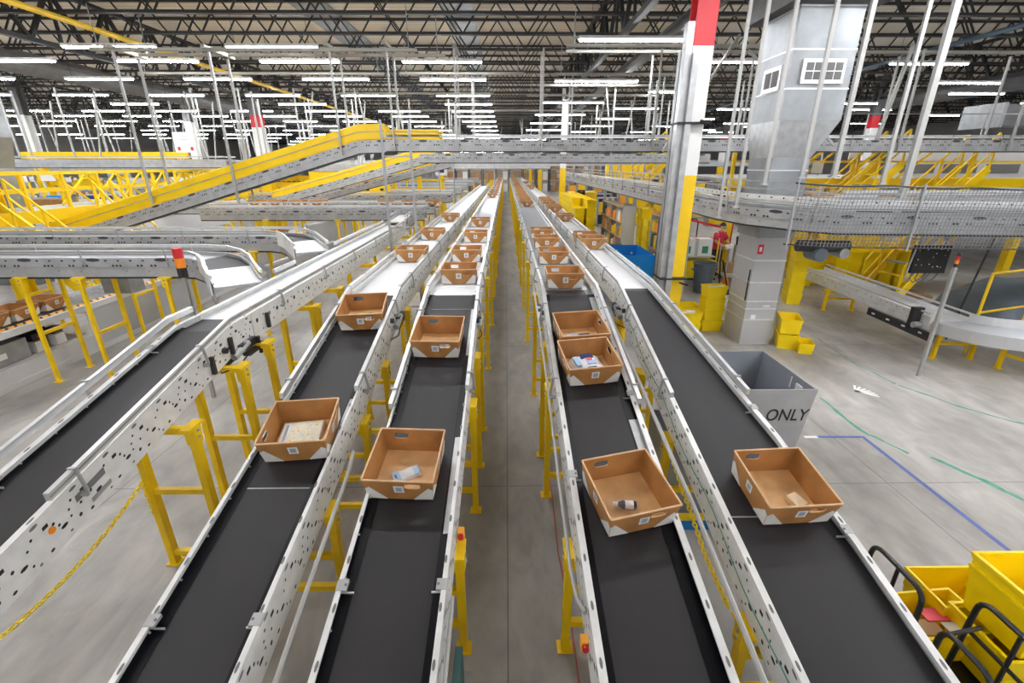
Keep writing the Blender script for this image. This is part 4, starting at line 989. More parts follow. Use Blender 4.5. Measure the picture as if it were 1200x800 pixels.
# big yellow modules with dark openings
for i, (x0, x1, y, z0, z1, lab) in enumerate(((-10.4, -6.2, 26.2, 2.0, 3.25, 'big yellow panelled guard with dark slots behind the inclined conveyors'), (-14.2, -10.8, 29.5, 1.9, 3.0, 'yellow panelled guard farther left behind the long incline'))):
    r = thing('yellow_guarding', lab, 'guard', (x0, y, 0)); MB().box(x0, x1, y, y+.08, z0, z1, 'yelb').build('panel', r)
    b = MB()
    for k in range(10):
        for j in range(2):
            if random.random() < .7: xx = x0+.25+k*(x1-x0-.4)/10; b.box(xx, xx+.18, y-.012, y, z0+.3+j*.45, z0+.42+j*.45, 'hole')
    b.build('slots', r)
    b = MB()
    for xx in (x0+.1, (x0+x1)/2, x1-.1): b.box(xx-.06, xx+.06, y-.06, y+.06, 0, z0, 'yelb')
    b.build('post', r)
r = thing('hanging_sign', 'white sign with small red marks hanging in the left background', 'sign', (-12.5, 19.8, 4.0))
MB().box(-12.9, -12.1, 19.8, 19.83, 4.05, 4.78, 'paper').build('board', r)
b = MB(); b.box(-12.8, -12.7, 19.79, 19.8, 4.12, 4.25, 'red'); b.box(-12.3, -12.2, 19.79, 19.8, 4.12, 4.25, 'red'); b.box(-12.65, -12.35, 19.79, 19.8, 4.5, 4.52, 'labelg'); b.box(-12.6, -12.4, 19.79, 19.8, 4.6, 4.62, 'labelg'); b.build('printing', r)
b = MB(); b.cyl((-12.8, 19.81, 4.78), (-12.8, 19.81, 6.4), .01, 5, 'joist'); b.cyl((-12.2, 19.81, 4.78), (-12.2, 19.81, 6.4), .01, 5, 'joist'); b.build('wire', r)
# silver duct at far left
r = thing('air_handler', 'silver sheet-metal air duct at the left edge behind the yellow column', 'duct', (-15.5, 14.6, 0))
MB().box(-17.2, -14.72, 14.5, 15.3, 4.35, 5.5, 'duct').build('upper_section', r)
MB().hexa([(-16.4, 14.7, 3.5), (-14.95, 14.7, 3.5), (-14.95, 15.3, 3.5), (-16.4, 15.3, 3.5)], [(-17.2, 14.5, 4.35), (-14.72, 14.5, 4.35), (-14.72, 15.3, 4.35), (-17.2, 15.3, 4.35)], 'duct').build('taper', r)
MB().box(-16.4, -14.95, 14.7, 15.3, 0, 3.5, 'duct').build('lower_section', r)
MB().box(-15.3, -14.95, 14.47, 14.5, 4.55, 4.68, 'slot').build('vent', r)
# station signs and columns row in the far left
for k in range(9):
    x = -15.5+k*1.45; y = 29.9+(k % 2)*.5
    r = thing('station_post', 'small yellow post with a white marker board in the far left stations', 'post', (x, y, 0), 'yellow posts in the far left stations')
    MB().box(x-.12, x+.12, y-.1, y+.1, 0, 3.0, 'yelb').build('post', r); MB().box(x-.35, x+.35, y-.14, y-.1, 3.0, 3.5, 'paper').build('board', r); MB().box(x-.18, x+.18, y-.15, y-.14, 3.15, 3.35, 'navy').build('marking', r)
r = thing('yellow_rail', 'long yellow rail behind the left stations', 'rail', (-17, 29.2, 0)); MB().box(-19, -3.6, 29.2, 29.3, 2.7, 2.8, 'yelb').box(-19, -3.6, 29.2, 29.3, 2.2, 2.28, 'yelb').build('rail_bar', r); MB().box(-19, -3.6, 29.22, 29.28, 0, .05, 'yelb').build('kick_bar', r)
for k in range(8):
    x = -18.8+k*2.15; MB().box(x-.04, x+.04, 29.2, 29.3, 0, 2.8, 'yelb').build('rail_post', r)
random.seed(11)
cols = ['paper', 'lgrey', 'galv', 'tote', 'yelb', 'navy', 'paper', 'can', 'blue', 'lgrey']
for k in range(46):
    x = -24+(k % 11)*1.86+random.uniform(0, .25); y = (33.0, 34.7, 38.5, 40.9, 44.6)[k // 11 if k // 11 < 5 else 4]; w = random.uniform(.7, 1.5); h = random.uniform(.6, 2.6); d = .6; m = cols[k % 10]
    r = thing('work_station', 'distant packing station with white and grey equipment in the left background', 'work station', (x, y, 0), 'distant packing stations in the left background')
    MB().box(x, x+w, y, y+d, .75, .82, 'lgrey').build('tabletop', r)
    b = MB()
    for sx in (x+.04, x+w-.04): b.box(sx-.03, sx+.03, y+.04, y+.1, 0, .75, 'yelb'); b.box(sx-.03, sx+.03, y+d-.1, y+d-.04, 0, h+.9, 'galv2')
    b.build('frame', r)
    b = MB(); b.box(x+.08, x+w*.5, y+.12, y+d-.12, .82, .82+random.uniform(.2, .5), m); b.box(x+w*.55, x+w-.08, y+.15, y+d-.15, .82, .82+random.uniform(.15, .6), cols[(k+3) % 10]); b.build('equipment', r)
    MB().box(x, x+w, y+d-.1, y+d-.04, h+.8, h+.95, cols[(k*3+1) % 10]).build('shelf_board', r)

for k in range(64):
    x = -50+(k % 16)*2.15+random.uniform(0, .3); y = (22.2, 25.2, 29.5, 32.4)[k // 16]
    if x > -16.8 or (k // 16 == 3 and x > -26): continue
    w = random.uniform(1.0, 1.8); h = random.uniform(1.4, 2.9); m = cols[(k*3) % 10]
    r = thing('work_station', 'white and grey packing station beyond the left walkway', 'work station', (x, y, 0), 'packing stations beyond the left walkway')
    MB().box(x, x+w, y, y+.7, .78, .84, 'lgrey').build('tabletop', r); b = MB()
    for sx in (x+.04, x+w-.04): b.box(sx-.04, sx+.04, y+.6, y+.68, 0, h+.6, 'yelb' if k % 3 == 0 else 'lgrey')
    b.build('frame', r)
    MB().box(x+.1, x+w*.45, y+.1, y+.55, .84, 1.2+.1*(k % 5), m).build('equipment', r); MB().box(x+w*.5, x+w-.1, y+.1, y+.55, .84, 1.1+.15*(k % 4), cols[(k+4) % 10]).build('stock', r)
    MB().box(x, x+w, y+.55, y+.7, h+.2, h+.5, ('paper', 'lgrey', 'yelb', 'paper')[k % 4]).build('header_board', r); MB().box(x, x+w, y+.3, y+.7, 1.75, 1.8, 'galv').build('shelf_board', r)
    MB().box(x+.15, x+w-.2, y+.35, y+.65, 1.8, 2.1, cols[(k*7+2) % 10]).build('shelf_goods', r)
# ------------------------------------------------------------------ silver wrapped duct at right
r = thing('vertical_duct', 'tall silver sheet-metal duct standing behind the grey bin at right', 'duct', (5.3, 9.3, 0))
dx0, dx1, dy0, dy1 = 4.98, 5.62, 9.25, 10.05
def dsec(nm, x0, x1, y0, y1, z0, z1, m='duct', seams=()):
    MB().box(x0, x1, y0, y1, z0, z1, m).build(nm, r)
    if seams:
        for z in seams: MB().box(x0-.008, x1+.008, y0-.008, y1+.008, z-.012, z+.012, 'alu').build('seam', r)
dsec('lower_section', dx0, dx1, dy0, dy1, 0, 2.25, 'grey', (.55, .95, 1.35, 1.8))
b = MB(); b.box(dx0-.012, dx1+.012, dy0-.012, dy1+.012, .78, .80, 'alu'); b.box(dx0+.35, dx0+.5, dy0-.012, dy0, .83, .87, 'alu'); b.build('access_latch', r)
MB().box(dx0-.01, dx0, dy0+.06, dy0+.10, .95, 1.6, 'hole').build('door_slot', r)
MB().box(dx0+.14, dx0+.24, dy0-.004, dy0, .55, .66, 'label').build('paper_label', r)
MB().box(dx0+.03, dx0+.14, dy0-.004, dy0, 1.93, 2.12, 'red').build('red_tag', r); MB().box(dx0+.06, dx0+.11, dy0-.005, dy0-.003, 1.98, 2.07, 'label').build('tag_print', r)
dsec('middle_section', 4.95, 5.66, 9.22, 10.1, 2.25, 3.72, 'duct', (3.0, 3.5))
MB().hexa([(4.95, 9.22, 3.72), (5.66, 9.22, 3.72), (5.66, 10.1, 3.72), (4.95, 10.1, 3.72)], [(4.93, 9.15, 4.35), (6.02, 9.15, 4.35), (6.02, 10.3, 4.35), (4.93, 10.3, 4.35)], 'galv').build('taper', r)
dsec('upper_section', 4.93, 6.02, 9.15, 10.3, 4.35, 6.1, 'duct', (4.85, 5.45, 6.08))
MB().box(4.7, 6.3, 8.9, 10.6, 6.1, 8.4, 'dusty').build('top_section', r)
for (x0, nm) in ((5.18, 'front'),):
    f = MB(); f.box(5.12, 5.86, 9.10, 9.16, 4.92, 5.3, 'alu'); fo = f.build('vent', r)
    g = MB()
    for k in range(4):
        xx = 5.18+k*.145+(.07 if k > 1 else 0)
        for zz in (4.98, 5.12): g.box(xx, xx+.13, 9.095, 9.1, zz, zz+.125, 'slot')
    g.build('grille', fo)
f = MB(); f.box(4.88, 4.93, 9.35, 9.95, 4.85, 5.25, 'alu'); fo = f.build('vent', r)
g = MB()
for k in range(2): g.box(4.873, 4.88, 9.42+k*.25, 9.62+k*.25, 4.92, 5.18, 'slot')
g.build('grille', fo)

# ------------------------------------------------------------------ right hanging rods (near)
rodsR = [(5.77, 8.62, 5.99, 3.42, 7.4, .075, 'pale channel rod beside the silver duct, left of the thickest rods'), (7.08, 8.62, 7.2, 2.4, 7.4, .10, 'thick pale channel rod at upper right reaching down to the mesh-sided conveyor'),
         (6.66, 8.62, 6.8, 3.3, 7.4, .06, 'pale rod just left of the thickest rod at upper right'), (5.2, 8.62, 5.42, 3.4, 7.4, .065, 'pale rod crossing in front of the silver duct'),
         (4.16, 8.7, 4.0, 2.9, 7.4, .055, 'pale rod right of the big column, nearer of two'), (3.96, 8.9, 3.8, 2.7, 7.4, .05, 'pale rod right of the big column, next to the column'),
         (4.5, 8.5, 4.75, 3.3, 7.4, .055, 'pale rod at the left side of the silver duct'), (8.95, 8.0, 8.95, 2.9, 7.4, .08, 'thick pale rod at the right edge of the view')]
for (xb, y, xt, z0, z1, w, lab) in rodsR:
    r = thing('hanger_rod', lab, 'support rod', (xb, y, z0)); MB().bar((xb, y, z0), (xb, y, z1), w, w*.8, 'rod', up=(0, 1, 0)).build('channel', r)
    MB().box(xb-w, xb+w, y-w*.7, y+w*.7, z0-.03, z0+.0, 'galv').build('foot_bracket', r)
for (a, c, w, lab) in (((5.9, 13.0, 6.2), (8.2, 12.5, 4.05), .06, 'thin white diagonal brace behind the thick rods at upper right'), ((3.75, 12, 3.9), (5.2, 12, 6.3), .05, 'white diagonal brace between the column and the silver duct'), ((9.6, 13, 4.2), (9.9, 13, 6.3), .07, 'pale rod holding the crossing conveyor at right'), ((7.3, 13.2, 4.2), (7.6, 13.2, 6.4), .04, 'thin blue-white rod behind the thick rods at upper right')):
    o = MB().bar(a, c, w, w, 'rod').build('brace_rod', loc=a); tag(o, lab, 'support rod')

# ------------------------------------------------------------------ hanging conveyor with mesh side at right
pM = [(4.40, 40, 2.86), (4.40, 10.4, 2.86), (4.45, 9.5, 2.84), (4.65, 8.85, 2.82), (5.05, 8.4, 2.80), (5.6, 8.2, 2.76), (15, 8.0, 2.66)]
rM = conv(pM, .56, 'hanging conveyor coming from the back and curving right behind wire mesh', 'hanging_conveyor', smax=46, pats=(PATC, None), hgt=.24, fm='frame2', belt_m='galv2')
Lf = offset_path(pM, .28)
b = MB(); b.sweep(Lf, [(0.02, .22), (.04, .22), (.04, .30), (.02, .30)], 1, 'frame'); holes(b, Lf, 1, .04, [(0, .26, .03, .03, 'hole', 1), (.2, .26, .03, .03, 'hole', 1)], 46, pitch=.4); b.build('perforated_strip', rM)
for hz in (.38, .50): MB().sweep(Lf, [(0.02, hz), (.045, hz), (.045, hz+.025), (.02, hz+.025)], 1, 'galv').build('upper_rail', rM)
for k in range(22):
    p, t = at(Lf, .4+k*1.6); rr = Vector((t.y, -t.x, 0)).normalized(); MB().bar(p+rr*.03+Vector((0, 0, -.1)), p+rr*.03+Vector((0, 0, .53)), .03, .02, 'galv').build('rail_post', rM)
b = MB(); b.sweep(offset_path(pM, .0), [(-.25, -.23), (.25, -.23), (.25, -.20), (-.25, -.20)], 1, 'galv2'); b.build('pan', rM)
# outer side is the side facing the camera: path turns towards +x, camera side is the right-hand offset
r = thing('wire_mesh_guard', 'wire mesh guard along the camera side of the hanging conveyor at right', 'mesh guard', (4.6, 8.2, 2.3))
mp_ = [(4.78, 8.05, 0), (5.25, 7.78, 0), (15, 7.62, 0)]
b = MB(); tot = seglen(mp_)[-1]; s = 0; zt = lambda s: 3.32-.02*s-.03*abs(math.sin(s*2.2)); zb = lambda s: 2.32-.012*s
while s < tot and s < 7.5:
    p, t = at(mp_, s); q, _ = at(mp_, s+.10); b.bar((p.x, p.y, zb(s)), (q.x, q.y, zt(s)), .007, .007, 'mesh', up=(0, 1, 0)); s += .06
for k in range(17):
    f = k/16; L2_ = [(lambda p, ss: (p.x, p.y, zb(ss)*(1-f)+zt(ss)*f))(at(mp_, ss)[0], ss) for ss in [.25*j for j in range(31)]]
    for i in range(len(L2_)-1): b.bar(L2_[i], L2_[i+1], .007, .007, 'mesh')
b.build('wire_panel', r)
b = MB()
L2_ = [(lambda p, ss: (p.x, p.y, zt(ss)))(at(mp_, ss)[0], ss) for ss in [.25*j for j in range(31)]]
b.tube(L2_, .014, 6, 'blackp')
L2_ = [(lambda p, ss: (p.x, p.y, zb(ss)))(at(mp_, ss)[0], ss) for ss in [.25*j for j in range(31)]]
b.tube(L2_, .012, 6, 'blackp'); b.build('edge_cable', r)
b = MB()
for s in (.05, 2.0, 4.0, 6.0): p, t = at(mp_, s); b.bar((p.x, p.y, zb(s)-.05), (p.x, p.y, zt(s)+.06), .03, .03, 'galv', up=(0, 1, 0))
b.build('mesh_post', r)
# more lines behind the mesh
for (y, z, lab) in ((9.0, 2.95, 'second tier conveyor right behind the mesh-sided one'),):
    conv([(6.6, y+.2, z), (16, y+.2, z)], .5, lab, 'hanging_conveyor', smax=9, pats=(PAT2, None), hgt=.16, belt_m='galv2')
conv([(6.6, 11.2, 2.75), (17, 11.2, 2.7)], .6, 'third hanging conveyor behind the mesh at right', 'hanging_conveyor', smax=9, pats=(PATC, None))
for k in range(5):
    put_tote(7.2+k*1.9, 11.2, 2.74, 90, 0, 'distant brown tote on the hanging conveyor behind the mesh', 'distant brown totes behind the mesh', far=True)
r = thing('drive_motor', 'dark green-black motor and rollers beneath the hanging conveyor', 'motor', (5.6, 8.2, 2.2))
MB().cyl((5.15, 8.25, 2.26), (6.0, 8.15, 2.26), .10, 14, 'blackp').build('motor_body', r); MB().cyl((5.5, 8.05, 2.12), (5.5, 8.4, 2.12), .12, 14, 'can').cyl((5.9, 8.05, 2.15), (5.9, 8.35, 2.15), .09, 12, 'galv2').build('pulley', r)
r = thing('control_box', 'square black control box hanging under the mesh-sided conveyor', 'control box', (7.7, 8.35, 1.75))
MB().box(7.40, 8.03, 8.33, 8.43, 1.74, 2.24, 'screen').build('case', r)
b = MB()
random.seed(5)
for k in range(16): xx = random.uniform(7.45, 7.97); zz = random.uniform(1.8, 2.2); b.box(xx, xx+.012, 8.325, 8.33, zz, zz+.012, ('label', 'yelb', 'amber')[k % 3])
b.build('indicator', r)
b = MB()
for x in (7.5, 7.6, 7.75): b.tube([(x, 8.38, 1.75), (x-.02, 8.4, 1.62), (x+.08, 8.42, 1.55), (x+.2, 8.42, 1.62), (x+.25, 8.4, 1.75)], .01, 6, 'can')
b.tube([(7.40, 8.35, 2.2), (7.36, 8.35, 1.9), (7.34, 8.35, 1.6)], .015, 6, 'galv2'); b.build('cable', r)
b = MB(); b.box(7.45, 7.5, 8.36, 8.4, 2.24, 2.42, 'galv2'); b.box(7.93, 7.98, 8.36, 8.4, 2.24, 2.42, 'galv2'); b.build('hanger', r)
r = stack_light(7.50, 7.62, 0, 2.0, 'slim signal tower with black, red and orange segments on the low conveyor at right', cols=('blackp', 'red', 'orange', 'blackp'), m='galv', s=.05)

# ------------------------------------------------------------------ low conveyor at right with curved end
pL = [(8.90, 13.3, .76), (8.62, 8.5, .76)]
rL = thing('low_conveyor', 'low silver roller conveyor on yellow legs on the open floor at right', 'conveyor', (8.9, 13.3, 0))
R_, L_ = offset_path(pL, .36), offset_path(pL, -.36)
for P, sd in ((R_, 1), (L_, -1)):
    b = MB(); b.sweep(P, [(0, -.2), (0, .07), (-.03, .07), (-.03, -.2)], sd, 'frame'); holes(b, P, sd, 0, PAT2, 5, pitch=.5); b.build('side_frame', rL)
rollers(rL, pL, .33, .05, 4.8, pitch=.075, nind=64, m='alu', r=.03)
b = MB(); b.sweep(R_, [(.01, .12), (.05, .12), (.05, .15), (.01, .15)], 1, 'alu'); b.sweep(L_, [(.01, .12), (.05, .12), (.05, .15), (.01, .15)], -1, 'alu'); b.build('guard_rail', rL)
for (y, x) in ((11.7, 8.72), (8.42, 8.80)): stand(rL, (x+.02, y), (1, -.05), .36, .56, w=.07, bars=(.32,))
b = MB(); b.bar((8.28, 10.1, .48), (8.22, 8.3, .46), .05, .16, 'blackp'); b.build('black_cover', rL)
b = MB()
for k in range(4): y = 9.9-k*.42; b.box(8.2, 8.215, y-.08, y, .47, .50, 'label')
b.build('label', rL)
b = MB(); b.box(8.1, 8.3, 8.75, 8.85, .55, .95, 'blackp'); b.cyl((8.1, 8.7, .62), (8.35, 8.7, .62), .06, 10, 'galv'); b.build('sensor_mount', rL)
# curved belt end
r = thing('curved_conveyor', 'curved pale belt conveyor continuing from the low roller conveyor to the right edge', 'conveyor', (8.7, 8.3, 0))
pc = [(8.60+1.0*(1-math.cos(a)), 8.46-.86*math.sin(a), .76+.01*a) for a in [PI/2*k/9 for k in range(10)]]+[(10.4, 7.64, .83), (11.8, 7.9, .90)]
belt(r, offset_path(pc, -.36), offset_path(pc, .36), 'belt', 'rollerg', 0, .03)
b = MB(); b.sweep(offset_path(pc, .37), [(0, -.2), (.015, -.2), (.015, .02), (0, .02)], 1, 'grey'); b.sweep(offset_path(pc, -.37), [(0, -.2), (.015, -.2), (.015, .16), (0, .16)], -1, 'lgrey'); b.build('side_frame', r)
for (x, y, dx, dy) in ((9.35, 7.6, -.2, 1), (10.3, 7.68, 0, 1)): stand(r, (x, y), (dx, dy), .34, .56, w=.07, bars=(.3,))
b = MB(); b.bar((9.45, 7.2, .5), (9.45, 7.2, 1.15), .03, .03, 'galv'); b.build('bracket', r)
# yellow railings at the right edge
def railing(pts, lab, h=1.05, m='yelb', z=0, name='yellow_railing'):
    r = thing(name, lab, 'railing', (*pts[0], z))
    for zz, nm in ((h, 'top_rail'), (h*.52, 'middle_rail')):
        b = MB(); b.tube([(x, y, z+zz) for x, y in pts], .024, 8, m); b.build(nm, r)
    for i, (x, y) in enumerate(pts): MB().cyl((x, y, z), (x, y, z+h), .026, 8, m).build('rail_post', r)
    return r
railing([(9.35, 8.7), (10.9, 9.2), (12.6, 9.6)], 'yellow pipe railing behind the curved conveyor at the right edge', 1.65)
railing([(9.9, 7.05), (11.4, 7.3)], 'low yellow railing at the right edge in front of the curved conveyor', .5)
r = thing('black_gate_post', 'thin dark leaning post behind the yellow railing at right', 'post', (9.9, 9.4, 0)); MB().bar((9.7, 9.5, 0), (9.95, 9.5, 2.2), .025, .025, 'joist').build('post', r)
r = thing('covered_load', 'large dark grey covered load behind the yellow railing at the right edge', 'load', (12, 10.5, 0))
b = MB(); n = 12; vs = []
for i in range(n):
    for j in range(n):
        u_, v_ = i/(n-1), j/(n-1); vs.append((11.2+2.6*u_, 9.9+2*v_, .12+.85*(math.sin(PI*u_)**.35)*(math.sin(PI*v_)**.35)+.09*math.sin(9*u_+6*v_)*math.sin(PI*u_)*math.sin(PI*v_)+.05*math.sin(23*u_)*math.sin(PI*u_)))
b.add(vs, [(i*n+j, (i+1)*n+j, (i+1)*n+j+1, i*n+j+1) for i in range(n-1) for j in range(n-1)], 'can'); b.build('cover', r, smooth=True)
MB().box(11.1, 13.9, 9.85, 12.0, .0, .12, 'pallet').build('pallet', r)

# ------------------------------------------------------------------ yellow plastic totes
def ymesh(w=.6, l=.4, h=.32, t=.012, taper=.85):
    b = MB(); sx = [(-1, -1), (1, -1), (1, 1), (-1, 1)]; W, L_ = w/2, l/2
    ob = [(x*W*taper, y*L_*taper, 0) for x, y in sx]; ot = [(x*W*.97, y*L_*.97, h) for x, y in sx]
    ib = [(x*(W*taper-t), y*(L_*taper-t), t) for x, y in sx]; it = [(x*(W*.97-t), y*(L_*.97-t), h) for x, y in sx]
    for k in range(4):
        j = (k+1) % 4; b.add([ob[k], ob[j], ot[j], ot[k]], [(0, 1, 2, 3)], 'ytote'); b.add([ib[k], ib[j], it[j], it[k]], [(3, 2, 1, 0)], 'ytote')
        a, c = Vector((sx[k][0]*W, sx[k][1]*L_, h-.012)), Vector((sx[j][0]*W, sx[j][1]*L_, h-.012)); a2 = Vector(it[k]); c2 = Vector(it[j]); a2.z = c2.z = h
        b.add([a, c, Vector((c.x, c.y, h)), Vector((a.x, a.y, h))], [(0, 1, 2, 3)], 'ytote'); b.add([Vector((a.x, a.y, h)), Vector((c.x, c.y, h)), c2, a2], [(0, 1, 2, 3)], 'ytote')
        b.add([a, c, Vector(ot[j])+Vector((0, 0, -.04)), Vector(ot[k])+Vector((0, 0, -.04))], [(3, 2, 1, 0)], 'ytote')
        # side rib
        m1 = [Vector(ob[k])*(1-f)+Vector(ot[k])*f for f in (.45, .55)]; m2 = [Vector(ob[j])*(1-f)+Vector(ot[j])*f for f in (.45, .55)]; n = (Vector(ob[j])-Vector(ob[k])).cross(Vector((0, 0, 1))).normalized()*.008
        b.add([m1[0]+n, m2[0]+n, m2[1]+n, m1[1]+n], [(0, 1, 2, 3)], 'ytote')
    b.add(ib, [(0, 1, 2, 3)], 'ytote'); b.add(ob, [(3, 2, 1, 0)], 'ytote'); return b
yt = ymesh().build('yellow_tote'); yused = [0]
def ytote(x, y, z, rz, label, group=None, sc=1.):
    if not yused[0]: o = yt; yused[0] = 1
    else: o = yt.copy(); C.objects.link(o)
    tag(o, label, 'tote', group)
    if group is None and 'group' in o: del o['group']
    o.location = (x, y, z); o.rotation_euler = (0, 0, math.radians(rz)); o.scale = (sc, sc, sc); return o
random.seed(21)
for cxk in range(2):
    for r_ in range(9):
        nl = 7 if (cxk, r_) not in ((0, 0), (0, 1)) else 6
        for l_ in range(nl):
            ytote(3.0+cxk*.46, 19.8+r_*.62, l_*.325, 90+random.uniform(-2, 2), 'yellow plastic tote in the high tote wall beside the rightmost roller lane', 'totes of the high yellow wall beside the lane')
for (x, y, n, lab) in ((3.15, 18.4, 3, 'yellow tote with paper on top in the low stack before the yellow tote wall'), (3.2, 17.4, 2, 'yellow tote in the lowest stack before the yellow tote wall')):
    for k in range(n): ytote(x, y, k*.325, 85, lab, lab.replace('tote', 'totes', 1))
for (x, y, n, rz) in ((4.72, 16.25, 7, 88), (4.75, 15.6, 6, 90)):
    for k in range(n): ytote(x, y, k*.32, rz, 'yellow tote in the tall stacks between the two shelving racks', 'totes in the tall stacks between the shelving racks', sc=.98)
# stack of four beside the column with two lower ones
for k in range(4): ytote(4.72, 10.25, k*.262, 4+(k % 2)*3, ('bottom yellow tote of the four-high stack beside the silver duct', 'second yellow tote up in the four-high stack beside the silver duct', 'third yellow tote up in the four-high stack beside the silver duct', 'top yellow tote with papers in the four-high stack beside the silver duct')[k], sc=.82)
r = thing('paper_pile', 'white papers lying in the top yellow tote beside the silver duct', 'papers', (4.72, 10.25, .9)); b = MB(); 
for k in range(6): b.bar((4.56+k*.06, 10.2+.02*(k % 2), .995+.004*k), (4.66+k*.05, 10.32, 1.0+.004*k), .12, .006, 'paper')
b.build('sheets', r)
for k in range(2): ytote(4.27, 10.6, k*.262, 0, ('lower yellow tote in the short stack left of the four-high stack', 'upper yellow tote in the short stack left of the four-high stack')[k], sc=.82)
ytote(4.1, 9.95, 0, 20, 'yellow tote on the floor in front of the short stack by the lane', sc=.82)
ytote(4.1, 9.95, .262, 12, 'yellow tote with white papers set on the floor tote by the lane', sc=.82)
r = thing('paper_pile', 'white papers in the yellow tote nearest the right lane', 'papers', (4.1, 9.95, .45)); MB().box(3.95, 4.2, 9.87, 10.0, .5, .51, 'paper').box(4.05, 4.25, 9.9, 10.05, .512, .52, 'paper').build('sheets', r)
# stack right of the duct
for k in range(5): ytote(7.95, 12.5, k*.30, 75, ('yellow tote stacked right behind the silver duct',)[0], 'yellow totes stacked behind the silver duct', sc=.95)
# yellow opened bin right of the duct base
for k in range(2): ytote(5.92, 9.2, k*.33, 70, ('lower yellow tote standing right of the silver duct base', 'upper yellow tote with a white label right of the silver duct base')[k], sc=1.)
ytote(6.12, 8.85, 0, 70, 'small yellow tote with a black handle hole beside the duct base', sc=.7)
# stacks on the right floor beneath the mesh conveyor
random.seed(3)
for i in range(7):
    for k in range(3+(i % 2)+ (1 if i > 3 else 0)):
        ytote(9.5+.46*i, 14.6+.5*(i % 3)*.6, k*.32, 80+random.uniform(-4, 4), 'yellow tote in the group of stacks on the floor under the mesh-sided conveyor', 'yellow tote stacks under the mesh-sided conveyor')
for i in range(6):
    for k in range(5): ytote(9.8+.66*i, 16.85, k*.32, random.uniform(-3, 3), 'yellow tote in the back row of stacks behind the right low conveyor', 'back row of yellow tote stacks at right')
stairs('yellow_stairs', 'broad yellow stairs on the right floor beside the black control box', 10.4, 12.6, .1, 12.2, 13.3, 1.9, 1.0, n=6)
for i in range(4):
    for k in range(4): ytote(10.3+.5*i, 13.8, k*.3, 88, 'yellow tote piled behind the broad yellow stairs', 'yellow totes piled behind the broad stairs')
r = thing('wooden_pallet', 'brown wooden pallet under the yellow totes by the broad stairs', 'pallet', (11.3, 13.2, 0)); b = MB()
for k in range(6): b.box(10.9+k*.22, 11.06+k*.22, 12.75, 13.5, .09, .11, 'pallet')
b.build('deck_boards', r); MB().box(10.9, 12.2, 12.75, 12.85, 0, .09, 'pallet').box(10.9, 12.2, 13.08, 13.18, 0, .09, 'pallet').box(10.9, 12.2, 13.4, 13.5, 0, .09, 'pallet').build('stringer', r)

# ------------------------------------------------------------------ shelving racks
def rack(x, y0, y1, bays, levels, h, lab, end=False, seed=1, faces=-1):
    r = thing('shelving_rack', lab, 'shelf', (x, y0, 0)); d = .45
    b = MB(); bw = (y1-y0)/bays
    for k in range(bays+1): yy = y0+k*bw; b.box(x, x+d, yy-.015, yy+.015, 0, h, 'lgrey' if k % 2 else 'galv2')
    b.build('upright', r)
    for l in range(levels+1): MB().box(x-.01, x+d, y0, y1, .08+l*(h-.1)/levels, .11+l*(h-.1)/levels, 'card').build('shelf_board', r)
    MB().box(x+d, x+d+.02, y0, y1, 0, h, 'lgrey').build('back_panel', r)
    random.seed(seed)
    for k in range(bays):
        for l in range(levels):
            for s in range(2):
                yy = y0+k*bw+.05+s*(bw-.1)/2; z = .115+l*(h-.1)/levels; hh = (h-.1)/levels*random.uniform(.45, .8); m = random.choice(['yelb', 'yelb', 'amber', 'orange', 'paper', 'yelb', 'card', 'teal', 'tote'])
                o = MB().box(x+.03, x+d-.06, yy, yy+(bw-.1)/2-.03, z, z+hh, m).build('shelf_bin', loc=(x, yy, z)); tag(o, 'small coloured bin or parcel on the '+lab[:60].split(' behind')[0].split(' with')[0], 'bin', 'bins on the '+lab[:60].split(' behind')[0].split(' with')[0])
    return r
rack(4.05, 16.7, 20.2, 4, 4, 2.2, 'farther shelving rack right of the yellow tote wall', seed=4)
rack(4.62, 13.0, 15.2, 3, 4, 2.15, 'nearer shelving rack left of the red-topped column', seed=9)
r = thing('end_panel', 'tall pale grey end panel beside the farther shelving rack', 'panel', (4.0, 16.4, 0)); MB().box(4.0, 4.45, 16.4, 16.45, 0, 2.28, 'lgrey').build('sheet', r); MB().box(3.98, 4.47, 16.38, 16.47, 2.28, 2.31, 'grey').build('cap', r)

# ------------------------------------------------------------------ bins
def hamper(name, lab, cat, x0, x1, y0, y1, z0, z1, mi_, mo, taper=.06, t=.02, rz=0):
    r = thing(name, lab, cat, ((x0+x1)/2, (y0+y1)/2, z0)); b = MB()
    T = [(x0, y0), (x1, y0), (x1, y1), (x0, y1)]; cx_, cy_ = (x0+x1)/2, (y0+y1)/2
    ob = [(cx_+(x-cx_)*(1-taper), cy_+(y-cy_)*(1-taper), z0) for x, y in T]; ot = [(x, y, z1) for x, y in T]
    sh = lambda p, k: (p[0]-math.copysign(t, p[0]-cx_), p[1]-math.copysign(t, p[1]-cy_), p[2]+k)
    ib = [sh(p, t) for p in ob]; it = [sh(p, 0) for p in ot]
    for k in range(4):
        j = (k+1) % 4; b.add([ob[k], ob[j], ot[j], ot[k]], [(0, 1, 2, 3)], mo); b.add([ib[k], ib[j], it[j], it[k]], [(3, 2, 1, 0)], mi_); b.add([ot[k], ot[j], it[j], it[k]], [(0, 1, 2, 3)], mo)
    b.add(ib, [(0, 1, 2, 3)], mi_); b.add(ob, [(3, 2, 1, 0)], mo); b.build('body', r); return r
